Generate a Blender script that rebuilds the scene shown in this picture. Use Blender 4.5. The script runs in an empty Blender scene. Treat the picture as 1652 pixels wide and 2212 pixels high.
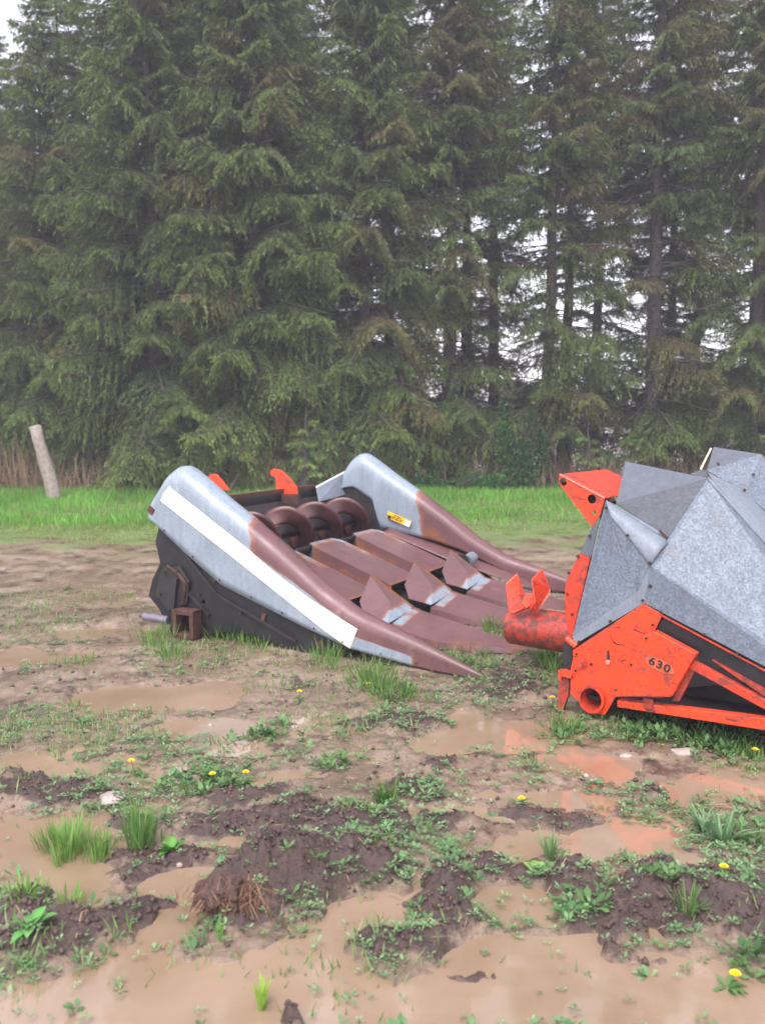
import bpy, bmesh, math, random
import numpy as np
from mathutils import Vector
R = math.radians
random.seed(7); rng = np.random.default_rng(11)
S = bpy.context.scene
COL = S.collection

# ------------------------------------------------------------------ camera, sky, sun, exposure
cam = bpy.data.objects.new("camera", bpy.data.cameras.new("camera")); COL.objects.link(cam)
cam.data.sensor_fit = 'HORIZONTAL'; cam.data.sensor_width = 36.0
cam.data.lens = 36.0 * 2000.0 / 1652.0
cam.data.clip_start = .05; cam.data.clip_end = 3000
cam.location = (0, 0, 1.6); cam.rotation_euler = (R(90 - 5.739), 0, 0)
S.camera = cam
cam.data.dof.use_dof = True; cam.data.dof.focus_distance = 4.9; cam.data.dof.aperture_fstop = 3.6
SUN_ELEV, SUN_AZ = R(58), R(200)
W = bpy.data.worlds.new("World"); S.world = W; W.use_nodes = True
nt = W.node_tree; nt.nodes.clear()
sky = nt.nodes.new("ShaderNodeTexSky"); sky.sky_type = 'NISHITA'; sky.sun_disc = False
sky.sun_elevation = SUN_ELEV; sky.sun_rotation = SUN_AZ; sky.dust_density = 2; sky.air_density = 1.0; sky.ozone_density = 1.0
hs = nt.nodes.new("ShaderNodeHueSaturation"); hs.inputs['Saturation'].default_value = .22
mx = nt.nodes.new("ShaderNodeMix"); mx.data_type = 'RGBA'; mx.blend_type = 'MULTIPLY'; mx.inputs[0].default_value = 1
mx.inputs[7].default_value = (1.0, .955, 1.0, 1)
bg = nt.nodes.new("ShaderNodeBackground"); bg.inputs[1].default_value = .14
ow = nt.nodes.new("ShaderNodeOutputWorld")
nt.links.new(sky.outputs[0], hs.inputs['Color']); nt.links.new(hs.outputs[0], mx.inputs[6])
nt.links.new(mx.outputs[2], bg.inputs[0]); nt.links.new(bg.outputs[0], ow.inputs[0])
sl = bpy.data.lights.new("sun", 'SUN'); sl.energy = .8; sl.angle = R(35); sl.color = (1, .96, .9)
so = bpy.data.objects.new("sun", sl); COL.objects.link(so)
so.rotation_euler = (R(90) - SUN_ELEV, 0, R(180) - SUN_AZ)
S.view_settings.view_transform = 'Standard'; S.view_settings.look = 'None'
S.view_settings.exposure = 1.82; S.view_settings.gamma = 1.0

# ------------------------------------------------------------------ material helpers
def newmat(name):
    m = bpy.data.materials.new(name); m.use_nodes = True
    t = m.node_tree; b = t.nodes['Principled BSDF']
    return m, t, b
def node(t, kind, **kw):
    n = t.nodes.new(kind)
    for k, v in kw.items(): setattr(n, k, v)
    return n
def noise(t, scale, detail=6, rough=.6, coord='Object', vec=None, dist=0):
    n = node(t, "ShaderNodeTexNoise"); n.inputs['Scale'].default_value = scale
    n.inputs['Detail'].default_value = detail; n.inputs['Roughness'].default_value = rough
    n.inputs['Distortion'].default_value = dist
    if vec is None:
        tc = node(t, "ShaderNodeTexCoord"); vec = tc.outputs[coord]
    t.links.new(vec, n.inputs['Vector'])
    return n.outputs['Fac']
def ramp(t, fac, stops, interp='LINEAR'):
    r = node(t, "ShaderNodeValToRGB"); r.color_ramp.interpolation = interp
    el = r.color_ramp.elements
    while len(el) < len(stops): el.new(.5)
    for e, (p, c) in zip(el, stops):
        e.position = p; e.color = (*c, 1) if len(c) == 3 else c
    t.links.new(fac, r.inputs[0]); return r.outputs[0]
def g(v): return (v, v, v)
def mix(t, fac, a, b, mode='MIX'):
    m = node(t, "ShaderNodeMix", data_type='RGBA', blend_type=mode)
    for s, v in ((0, fac), (6, a), (7, b)):
        if hasattr(v, 'links'): t.links.new(v, m.inputs[s])
        elif isinstance(v, tuple): m.inputs[s].default_value = (*v[:3], 1)
        else: m.inputs[s].default_value = v
    return m.outputs[2]
def mth(t, op, a, b=0.0, clamp=False):
    m = node(t, "ShaderNodeMath", operation=op, use_clamp=clamp)
    for s, v in ((0, a), (1, b)):
        if hasattr(v, 'links'): t.links.new(v, m.inputs[s])
        else: m.inputs[s].default_value = v
    return m.outputs[0]
def bump(t, b, h, strength=.3, dist=.01):
    n = node(t, "ShaderNodeBump"); n.inputs['Strength'].default_value = strength; n.inputs['Distance'].default_value = dist
    t.links.new(h, n.inputs['Height']); t.links.new(n.outputs[0], b.inputs['Normal'])
def attr(t, name):
    a = node(t, "ShaderNodeAttribute"); a.attribute_name = name; return a
def simple(name, col, rough=.5, metal=0., nscale=20, var=.25, bmp=.15, spec=.5):
    m, t, b = newmat(name)
    n = noise(t, nscale)
    lo = tuple(c * (1 - var) for c in col); hi = tuple(min(1, c * (1 + var)) for c in col)
    t.links.new(ramp(t, n, [(.3, lo), (.7, hi)]), b.inputs['Base Color'])
    b.inputs['Roughness'].default_value = rough; b.inputs['Metallic'].default_value = metal
    b.inputs['Specular IOR Level'].default_value = spec
    bump(t, b, n, bmp)
    return m

def galvanised_nodes(t, spangle, base=(.30, .325, .36)):
    tc = node(t, "ShaderNodeTexCoord")
    wn = node(t, "ShaderNodeTexNoise"); wn.inputs['Scale'].default_value = 60; t.links.new(tc.outputs['Object'], wn.inputs['Vector'])
    vm = node(t, "ShaderNodeVectorMath", operation='MULTIPLY_ADD')
    t.links.new(wn.outputs['Color'], vm.inputs[0]); vm.inputs[1].default_value = (.012, .012, .012); t.links.new(tc.outputs['Object'], vm.inputs[2])
    v = node(t, "ShaderNodeTexVoronoi"); v.inputs['Scale'].default_value = 105; t.links.new(vm.outputs[0], v.inputs['Vector'])
    sp = node(t, "ShaderNodeSeparateColor"); t.links.new(v.outputs['Color'], sp.inputs[0])
    lo = tuple(c * (1 - .30 * spangle) for c in base); hi = tuple(min(1, c * (1 + .30 * spangle)) for c in base)
    c = ramp(t, sp.outputs[0], [(0, lo), (.55, base), (1, hi)])
    big = noise(t, 3.5, 5)
    c = mix(t, mth(t, 'MULTIPLY', ramp(t, big, [(.35, g(0)), (.75, g(1))]), .45), c, tuple(x * .62 for x in base))
    mp = node(t, "ShaderNodeMapping"); mp.inputs['Scale'].default_value = (22, 22, 2.2); t.links.new(tc.outputs['Object'], mp.inputs[0])
    st = noise(t, 1.0, 5, .6, vec=mp.outputs[0])
    c = mix(t, mth(t, 'MULTIPLY', ramp(t, st, [(.50, g(0)), (.72, g(1))]), .38), c, tuple(x * .5 for x in base))
    c = mix(t, mth(t, 'MULTIPLY', ramp(t, st, [(.30, g(1)), (.45, g(0))]), .25), c, tuple(min(1, x * 1.5) for x in base))
    ro = ramp(t, sp.outputs[1], [(0, g(.48)), (1, g(.68))])
    return c, ro, sp.outputs[0]
def galvanised(name, spangle=1., base=(.27, .305, .36), dirt=.5):
    m, t, b = newmat(name)
    c, ro, h = galvanised_nodes(t, spangle, base)
    d = noise(t, 9, 8, .7)
    c = mix(t, mth(t, 'MULTIPLY', ramp(t, d, [(.56, g(0)), (.72, g(1))]), dirt), c, (.16, .13, .11))
    t.links.new(c, b.inputs['Base Color']); t.links.new(ro, b.inputs['Roughness'])
    b.inputs['Metallic'].default_value = .15
    bump(t, b, mth(t, 'ADD', noise(t, 5, 3), mth(t, 'MULTIPLY', noise(t, 40, 3), .08)), .35, .02)
    return m
def worn(name):
    """brown paint over galvanised steel; vertex attribute wear (0 paint, 1 bare) with rust along the boundary"""
    m, t, b = newmat(name)
    gc, gro, _ = galvanised_nodes(t, .35, (.25, .30, .355))
    w = attr(t, 'wear').outputs['Fac']
    n = noise(t, 7, 8, .65); n2 = noise(t, 40, 5, .7); n3 = noise(t, 2.5, 5, .6)
    ws = mth(t, 'ADD', w, mth(t, 'MULTIPLY', mth(t, 'SUBTRACT', n, .5), .55))
    bare = ramp(t, ws, [(.44, g(0)), (.56, g(1))])
    pc = ramp(t, n3, [(.3, (.105, .050, .054)), (.7, (.165, .080, .084))])
    pc = mix(t, mth(t, 'MULTIPLY', ramp(t, n2, [(.52, g(0)), (.75, g(1))]), .55), pc, (.21, .085, .055))
    pc = mix(t, ramp(t, noise(t, 5.5, 9, .75), [(.60, g(0)), (.68, g(.6))]), pc, (.30, .20, .20))
    pc = mix(t, ramp(t, noise(t, 11, 8, .8), [(.60, g(0)), (.66, g(.75))]), pc, (.06, .028, .024))
    rustm = ramp(t, ws, [(.28, g(0)), (.46, g(1)), (.52, g(.55)), (.62, g(0))])
    c = mix(t, bare, pc, gc)
    c = mix(t, mth(t, 'MULTIPLY', rustm, .75), c, (.27, .10, .045))
    ra = attr(t, 'rust').outputs['Fac']
    rr = ramp(t, mth(t, 'ADD', ra, mth(t, 'MULTIPLY', mth(t, 'SUBTRACT', n, .5), .9)), [(.4, g(0)), (.7, g(1))])
    c = mix(t, rr, c, ramp(t, n2, [(.3, (.16, .055, .025)), (.7, (.34, .13, .045))]))
    t.links.new(c, b.inputs['Base Color'])
    t.links.new(ramp(t, n, [(.3, g(.28)), (.7, g(.48))]), b.inputs['Roughness'])
    b.inputs['Metallic'].default_value = .05; b.inputs['Specular IOR Level'].default_value = .5
    bump(t, b, n2, .08, .004)
    return m
def orange(name, dirt=.5, base=(.84, .062, .013)):
    m, t, b = newmat(name)
    n = noise(t, 16, 8, .7); n2 = noise(t, 4, 6, .6); n3 = noise(t, 70, 4)
    c = ramp(t, n2, [(.3, tuple(x * .82 for x in base)), (.7, base)])
    c = mix(t, mth(t, 'MULTIPLY', ramp(t, n, [(.60 - .12 * dirt, g(0)), (.70 - .10 * dirt, g(1))]), min(1, .35 + .5 * dirt)), c, (.13, .035, .03))
    c = mix(t, ramp(t, n3, [(.60, g(0)), (.66, g(.8))]), c, (.06, .025, .02))
    mp = node(t, "ShaderNodeMapping"); tc = node(t, "ShaderNodeTexCoord"); mp.inputs['Scale'].default_value = (9, 20, 60); mp.inputs['Rotation'].default_value = (0, .5, 0)
    t.links.new(tc.outputs['Object'], mp.inputs[0]); sc_ = noise(t, 1.0, 5, .65, vec=mp.outputs[0])
    c = mix(t, ramp(t, sc_, [(.61, g(0)), (.65, g(.85))]), c, (.07, .028, .022))
    t.links.new(c, b.inputs['Base Color']); t.links.new(ramp(t, n, [(.3, g(.3)), (.7, g(.6))]), b.inputs['Roughness'])
    bump(t, b, n, .12, .004)
    return m
M = {}
M['worn'] = worn('worn_brown_paint')
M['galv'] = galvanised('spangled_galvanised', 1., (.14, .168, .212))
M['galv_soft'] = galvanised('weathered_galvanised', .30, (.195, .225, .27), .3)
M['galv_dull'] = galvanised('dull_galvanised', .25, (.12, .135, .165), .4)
M['galv_shade'] = galvanised('shaded_galvanised', .2, (.062, .07, .09), .4)  # same galvanised sheet darkened, shade painted into the colour
M['orange'] = orange('orange_paint', .74, (.82, .060, .012))
M['orange_dirty'] = orange('dirty_orange_paint', .85, (.68, .052, .018))
M['orange_grimy'] = orange('grimy_orange_paint', 1.25, (.5, .05, .025))
M['black'] = simple('black_steel', (.022, .019, .02), .55, .1, 12, .5)
M['darkplate'] = simple('dark_side_plate', (.013, .013, .016), .5, .2, 9, .6)
M['rust'] = simple('rusted_steel', (.075, .030, .022), .75, .1, 25, .5, .4)
M['auger'] = simple('auger_worn_brown', (.085, .034, .034), .34, .25, 6, .6)
M['auger_dark'] = simple('auger_core', (.03, .024, .03), .3, .3, 6, .5)
def stripe_mat():
    m, t, b = newmat('white_stripe_vinyl')
    tc = node(t, "ShaderNodeTexCoord"); sp = node(t, "ShaderNodeSeparateXYZ"); t.links.new(tc.outputs['Object'], sp.inputs[0])
    f = mth(t, 'ADD', sp.outputs[0], mth(t, 'MULTIPLY', mth(t, 'SUBTRACT', noise(t, 9, 5), .5), .5))
    mr = node(t, "ShaderNodeMapRange"); mr.inputs[1].default_value = -1.3; mr.inputs[2].default_value = -.75; t.links.new(f, mr.inputs[0])
    c = mix(t, mr.outputs[0], (.88, .88, .85), (.84, .74, .54))
    c = mix(t, mth(t, 'MULTIPLY', ramp(t, noise(t, 22, 7, .7), [(.60, g(0)), (.76, g(1))]), .5), c, (.45, .40, .33))
    t.links.new(c, b.inputs['Base Color']); b.inputs['Roughness'].default_value = .35; return m
M['white'] = stripe_mat()
M['cream'] = simple('yellowed_vinyl', (.78, .66, .42), .45, 0, 9, .2, .02)
M['yellow'] = simple('yellow_label', (.85, .48, .02), .4, 0, 9, .1, .02)
M['ink'] = simple('label_ink', (.015, .014, .014), .5, 0, 30, .2, .02)
M['bolt'] = simple('rusty_bolt', (.06, .025, .018), .7, .3, 60, .5)
M['pipe'] = simple('purple_grey_pipe', (.17, .15, .19), .4, .3, 12, .3)

# ------------------------------------------------------------------ mesh helpers
class MB:
    def __init__(s): s.v = []; s.f = []
    def add(s, vs, fs):
        o = len(s.v); s.v += [tuple(v) for v in vs]; s.f += [tuple(i + o for i in f) for f in fs]; return s
    def box(s, c, d, rot=None):
        vs = [(sx * d[0] / 2, sy * d[1] / 2, sz * d[2] / 2) for sx in (-1, 1) for sy in (-1, 1) for sz in (-1, 1)]
        if rot is not None:
            from mathutils import Euler
            m = Euler(rot).to_matrix(); vs = [m @ Vector(v) for v in vs]
        vs = [(v[0] + c[0], v[1] + c[1], v[2] + c[2]) for v in vs]
        return s.add(vs, [(0, 1, 3, 2), (4, 6, 7, 5), (0, 4, 5, 1), (2, 3, 7, 6), (0, 2, 6, 4), (1, 5, 7, 3)])
    def bar(s, a, b, w, h, up=(0, 0, 1)):
        a = Vector(a); b = Vector(b); d = (b - a).normalized(); u = Vector(up)
        sd = d.cross(u).normalized() * w / 2; uu = sd.cross(d).normalized() * h / 2
        vs = [p + i * sd + j * uu for p in (a, b) for i, j in ((-1, -1), (1, -1), (1, 1), (-1, 1))]
        return s.add(vs, [(0, 3, 2, 1), (4, 5, 6, 7), (0, 1, 5, 4), (1, 2, 6, 5), (2, 3, 7, 6), (3, 0, 4, 7)])
    def tube(s, path, rad, n=12, cap=True):
        P = [Vector(p) for p in path]; rs = rad if isinstance(rad, (list, tuple)) else [rad] * len(P)
        vs = []
        for i, p in enumerate(P):
            d = (P[min(i + 1, len(P) - 1)] - P[max(i - 1, 0)]).normalized()
            a = d.orthogonal().normalized() if i == 0 else (a - d * a.dot(d)).normalized()
            b = d.cross(a)
            vs += [p + rs[i] * (math.cos(2 * math.pi * k / n) * a + math.sin(2 * math.pi * k / n) * b) for k in range(n)]
        fs = [(i * n + k, i * n + (k + 1) % n, (i + 1) * n + (k + 1) % n, (i + 1) * n + k) for i in range(len(P) - 1) for k in range(n)]
        if cap: fs += [tuple(range(n - 1, -1, -1)), tuple((len(P) - 1) * n + k for k in range(n))]
        return s.add(vs, fs)
    def slab(s, pts, off):
        n = len(pts); o = Vector(off)
        vs = [Vector(p) for p in pts] + [Vector(p) + o for p in pts]
        return s.add(vs, [tuple(range(n)), tuple(range(2 * n - 1, n - 1, -1))] + [(i, (i + 1) % n + 0, (i + 1) % n + n, i + n)[::-1] for i in range(n)])
    def build(s, name, mat, parent=None, smooth=False, bevel=0):
        me = bpy.data.meshes.new(name); me.from_pydata([tuple(v) for v in s.v], [], s.f); me.materials.append(mat)
        bm = bmesh.new(); bm.from_mesh(me); bmesh.ops.recalc_face_normals(bm, faces=bm.faces); bm.to_mesh(me); bm.free()
        if smooth:
            me.polygons.foreach_set('use_smooth', [True] * len(me.polygons))
            me.set_sharp_from_angle(angle=R(40))
        o = bpy.data.objects.new(name, me); COL.objects.link(o)
        if parent: o.parent = parent
        if bevel:
            b = o.modifiers.new('bevel', 'BEVEL'); b.width = bevel; b.segments = 2; b.limit_method = 'ANGLE'
        return o
def thing(name, label, cat, loc=(0, 0, 0), rz=0, group=None):
    o = bpy.data.objects.new(name, None); COL.objects.link(o); o.location = loc; o.rotation_euler = (0, 0, rz)
    o['label'] = label; o['category'] = cat
    if group: o['group'] = group
    o.empty_display_size = .2
    return o
def tag(o, label=None, cat=None, group=None, kind=None):
    if label: o['label'] = label
    if cat: o['category'] = cat
    if group: o['group'] = group
    if kind: o['kind'] = kind
    return o
def plate(name, pts, y0, y1, mat, parent, holes=(), bevel=0):
    """polygon in the local x-z plane (points given as (x,y,z), y ignored) between y0 and y1, with round holes (x,z,r)"""
    bm = bmesh.new()
    loops = [[(p[0], p[2]) for p in pts]] + [[(hx + r * math.cos(a * math.pi / 14), hz + r * math.sin(a * math.pi / 14)) for a in range(28)] for hx, hz, r in holes]
    ed = []
    for lp in loops:
        vs = [bm.verts.new((x, y0, z)) for x, z in lp]
        ed += [bm.edges.new((vs[i], vs[(i + 1) % len(vs)])) for i in range(len(vs))]
    r = bmesh.ops.triangle_fill(bm, use_beauty=True, use_dissolve=False, edges=ed)
    fs = [f for f in bm.faces]
    if not holes: 
        bmesh.ops.dissolve_faces(bm, faces=fs) if False else None
    e = bmesh.ops.extrude_face_region(bm, geom=list(bm.faces))
    vs = [v for v in e['geom'] if isinstance(v, bmesh.types.BMVert)]
    bmesh.ops.translate(bm, vec=(0, y1 - y0, 0), verts=vs)
    bmesh.ops.recalc_face_normals(bm, faces=bm.faces)
    me = bpy.data.meshes.new(name); bm.to_mesh(me); bm.free(); me.materials.append(mat)
    o = bpy.data.objects.new(name, me); COL.objects.link(o); o.parent = parent
    if bevel:
        b = o.modifiers.new('bevel', 'BEVEL'); b.width = bevel; b.segments = 2; b.limit_method = 'ANGLE'; b.angle_limit = R(50)
    return o
def setattrs(o, wear, rust=None):
    me = o.data; a = me.attributes.new('wear', 'FLOAT', 'POINT'); r = me.attributes.new('rust', 'FLOAT', 'POINT')
    for i, v in enumerate(me.vertices):
        a.data[i].value = wear(v.co) if wear else 0.; r.data[i].value = rust(v.co) if rust else 0.
def gridsheet(name, rows, mat, parent, wear=None, rust=None, smooth=True, thick=.004, sub=1):
    """rows of 3-D points -> sheet, rows linearly subdivided along both directions"""
    rows = [[Vector(p) for p in r] for r in rows]
    def dens(seq, k):
        out = []
        for a, b in zip(seq[:-1], seq[1:]):
            for i in range(k):
                t = i / k
                out.append([p.lerp(q, t) for p, q in zip(a, b)] if isinstance(a, list) else a.lerp(b, t))
        return out + [seq[-1]]
    if sub > 1:
        rows = [dens(r, sub) for r in rows]; rows = dens(rows, sub)
    m = len(rows[0]); mb = MB()
    mb.add([p for r in rows for p in r], [(i * m + j, i * m + j + 1, (i + 1) * m + j + 1, (i + 1) * m + j) for i in range(len(rows) - 1) for j in range(m - 1)])
    o = mb.build(name, mat, parent, smooth)
    if wear or rust or mat is M['worn']: setattrs(o, wear, rust)
    if thick:
        s = o.modifiers.new('sheet', 'SOLIDIFY'); s.thickness = thick; s.offset = 0
    return o
def sstep(a, b, x):
    t = min(1, max(0, (x - a) / (b - a))); return t * t * (3 - 2 * t)
def interp(tab, x):
    tab = sorted(tab)
    if x <= tab[0][0]: return tab[0][1]
    for (a, va), (b, vb) in zip(tab[:-1], tab[1:]):
        if x <= b: return va + (vb - va) * (x - a) / (b - a)
    return tab[-1][1]

# ------------------------------------------------------------------ numpy noise
_perm = rng.permutation(4096); _val = rng.random(4096) * 2 - 1
def vnoise(x, y):
    xi = np.floor(x).astype(int); yi = np.floor(y).astype(int); fx = x - xi; fy = y - yi
    fx = fx * fx * (3 - 2 * fx); fy = fy * fy * (3 - 2 * fy)
    def h(a, b): return _val[(_perm[(a & 4095)] + b * 131) & 4095]
    return (h(xi, yi) * (1 - fx) + h(xi + 1, yi) * fx) * (1 - fy) + (h(xi, yi + 1) * (1 - fx) + h(xi + 1, yi + 1) * fx) * fy
def fbm(x, y, o=4, g_=.5):
    s = 0; a = 1; n = 0
    for i in range(o):
        s = s + a * vnoise(x * 2 ** i + 17.3 * i, y * 2 ** i - 9.1 * i); n += a; a *= g_
    return s / n
def nsm(a, b, x):
    t = np.clip((x - a) / (b - a), 0, 1); return t * t * (3 - 2 * t)

# ------------------------------------------------------------------ ground
PUD = [(-0.783, 2.373, 0.701, 0.217), (-0.246, 2.511, 0.291, 0.176), (-0.674, 2.963, 0.116, 0.225), (-0.701, 2.747, 0.087, 0.156), (0.054, 3.019, 0.071, 0.187), (-0.083, 2.827, 0.111, 0.165), (-0.189, 2.643, 0.125, 0.121),
       (-1.245, 3.36, 0.261, 0.304), (-1.076, 3.093, 0.145, 0.131), (-1.265, 5.197, 0.478, 0.283), (-0.95, 4.669, 0.288, 0.159), (-1.627, 4.115, 0.361, 0.158), (0.541, 4.5, 0.416, 0.215), (0.937, 4.182, 0.237, 0.128),
       (0.249, 3.569, 0.278, 0.077), (0.891, 3.402, 0.194, 0.196), (1.006, 3.193, 0.133, 0.122), (0.393, 2.953, 0.147, 0.135), (0.784, 2.768, 0.08, 0.106), (0.423, 2.645, 0.278, 0.146), (0.766, 2.526, 0.347, 0.111),
       (0.351, 2.421, 0.538, 0.123), (1.485, 3.911, 0.283, 0.154), (0.698, 3.807, 0.237, 0.078), (-2.392, 6.125, 0.437, 0.244), (-1.992, 6.797, 0.519, 0.209), (0.427, 4.776, 0.147, 0.106), (0.152, 3.957, 0.164, 0.052),
       (1.117, 2.821, 0.089, 0.082), (0.85, 2.38, 0.328, 0.12), (0.511, 3.336, 0.122, 0.083), (-0.381, 3.958, 0.123, 0.063), (-0.344, 6.371, 0.162, 0.106)]
MND = [((-0.21, 3.202, 0.217, 0.209), .08), ((-0.155, 3.454, 0.198, 0.105), .05), ((0.313, 3.453, 0.126, 0.089), .03), ((-1.61, 3.961, 0.184, 0.137), .035), ((1.17, 3.09, 0.178, 0.085), .05), ((0.808, 5.572, 0.313, 0.264), .03), ((-0.162, 4.776, 0.147, 0.106), .02), ((-0.376, 3.062, 0.271, 0.271), .13), ((-0.483, 2.825, 0.163, 0.138), .07), ((-0.45, 3.52, 0.42, 0.167), .05), ((-0.818, 3.161, 0.181, 0.143), .045), ((-0.988, 2.785, 0.278, 0.147), .05), ((-1.213, 2.917, 0.152, 0.204), .04),
       ((0.158, 2.911, 0.144, 0.261), .07), ((0.077, 2.691, 0.156, 0.1), .05), ((0.649, 3.002, 0.173, 0.17), .09), ((0.681, 2.797, 0.117, 0.135), .07), ((0.977, 2.9, 0.258, 0.188), .07), ((1.137, 2.797, 0.162, 0.135), .06),
       ((0.303, 3.158, 0.214, 0.102), .04), ((0.007, 3.458, 0.216, 0.162), .04), ((-1.373, 3.812, 0.316, 0.166), .04), ((0.146, 3.812, 0.217, 0.166), .03), ((0.658, 3.578, 0.242, 0.086), .03), ((0.684, 2.567, 0.122, 0.037), .03),
       ((0.632, 2.58, 0.055, 0.065), .04), ((0.304, 2.567, 0.122, 0.032), .02), ((-0.28, 2.327, 0.062, 0.057), .04), ((0.741, 5.282, 0.297, 0.238), .04), ((-0.525, 3.811, 0.257, 0.146), .03), ((1.201, 3.907, 0.142, 0.082), .03), ((0.246, 4.18, 0.13, 0.105), .03),
       ((0.082, 4.705, 0.193, 0.161), .03), ((-0.938, 3.496, 0.145, 0.124), .03)]
def blob(x, y, b, wx, wy):
    return np.sqrt(((x + wx - b[0]) / b[2]) ** 2 + ((y + wy - b[1]) / b[3]) ** 2)
def ground_fields(x, y):
    x = np.asarray(x, float); y = np.asarray(y, float)
    wx = .17 * fbm(x * 3.1, y * 3.1, 4) + .05 * fbm(x * 13, y * 13, 2); wy = .17 * fbm(x * 3.1 + 40, y * 3.1, 4) + .03 * fbm(x * 13 + 9, y * 13, 2)
    pud = np.zeros_like(x); mnd = np.zeros_like(x)
    for b in PUD: pud = np.maximum(pud, 1 - nsm(.75, 1.25, blob(x, y, b, wx, wy)))
    for b, h in MND: mnd = np.maximum(mnd, h * (1 - nsm(.35, 1.15, blob(x, y, b, wx, wy))))
    far = nsm(8.5, 11, y) 
    z = .0085 + .020 * fbm(x * 1.1 + 3, y * 1.1, 4) + .016 * fbm(x * 5, y * 5 + 7, 4) * (1 - .6 * far) + .010 * fbm(x * 22, y * 22, 4, .6) * (y < 9) + .045 * far
    lump = fbm(x * 16, y * 16, 4, .6)
    rough = .004 + .75 * mnd
    z = z - .034 * pud * (1 - np.clip(mnd / .05, 0, 1) * .8)
    z = z + mnd * (.75 + .35 * fbm(x * 4, y * 4 + 3, 3)) + rough * .45 * lump + .7 * mnd * np.abs(fbm(x * 9 + 5, y * 9, 3, .6)) + .5 * mnd * np.abs(fbm(x * 28, y * 28, 3, .6)) - .12 * mnd
    z = z + .12 * nsm(12, 20, y) * (.5 + .5 * fbm(x * .3, y * .3, 2)) + .012 * nsm(4.6, 5.2, y) * (x > -2.2)
    return z, mnd, pud
def gz(x, y):
    return float(ground_fields(np.array([x]), np.array([y]))[0][0])
ys = np.concatenate([[-60, -20, -8, -3, 0, .6, 1.0, 1.3], 1.5 * np.exp(np.arange(0, 560) * .0052), [30, 36, 45, 60, 90, 150, 260, 500, 1200]])
us = np.concatenate([[-60, -20, -8, -4, -2.5, -1.7, -1.3], np.linspace(-1.08, 1.08, 620), [1.3, 1.7, 2.5, 4, 8, 20, 60]])
hw = np.where(ys < 30, .6 + .46 * np.clip(ys, 0, 40), 14 + .5 * (ys - 30))
X = us[None, :] * hw[:, None]; Y = np.repeat(ys[:, None], len(us), 1)
Z, MN, PD = ground_fields(X, Y)
def grid_object(name, X, Y, Z, mat, attrs={}):
    ny, nx = X.shape; co = np.stack([X, Y, Z], -1).reshape(-1, 3).astype(np.float32)
    idx = np.arange(ny * nx).reshape(ny, nx)
    q = np.stack([idx[:-1, :-1], idx[:-1, 1:], idx[1:, 1:], idx[1:, :-1]], -1).reshape(-1, 4)
    return np_mesh(name, co, q, mat, attrs, True)
def np_mesh(name, co, faces, mat, attrs={}, smooth=False, parent=None):
    me = bpy.data.meshes.new(name); k = faces.shape[1]; n = len(faces)
    me.vertices.add(len(co)); me.vertices.foreach_set('co', np.ascontiguousarray(co, np.float32).ravel())
    me.loops.add(n * k); me.loops.foreach_set('vertex_index', np.ascontiguousarray(faces, np.int32).ravel())
    me.polygons.add(n); me.polygons.foreach_set('loop_start', np.arange(0, n * k, k, dtype=np.int32))
    me.polygons.foreach_set('loop_total', np.full(n, k, np.int32))
    if smooth: me.polygons.foreach_set('use_smooth', np.ones(n, bool))
    me.update(calc_edges=True)
    for kk, (typ, dat) in attrs.items():
        a = me.attributes.new(kk, typ, 'POINT')
        a.data.foreach_set('color' if typ == 'FLOAT_COLOR' else 'value', np.ascontiguousarray(dat, np.float32).ravel())
    if mat: me.materials.append(mat)
    o = bpy.data.objects.new(name, me); COL.objects.link(o)
    if parent: o.parent = parent
    return o
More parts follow.
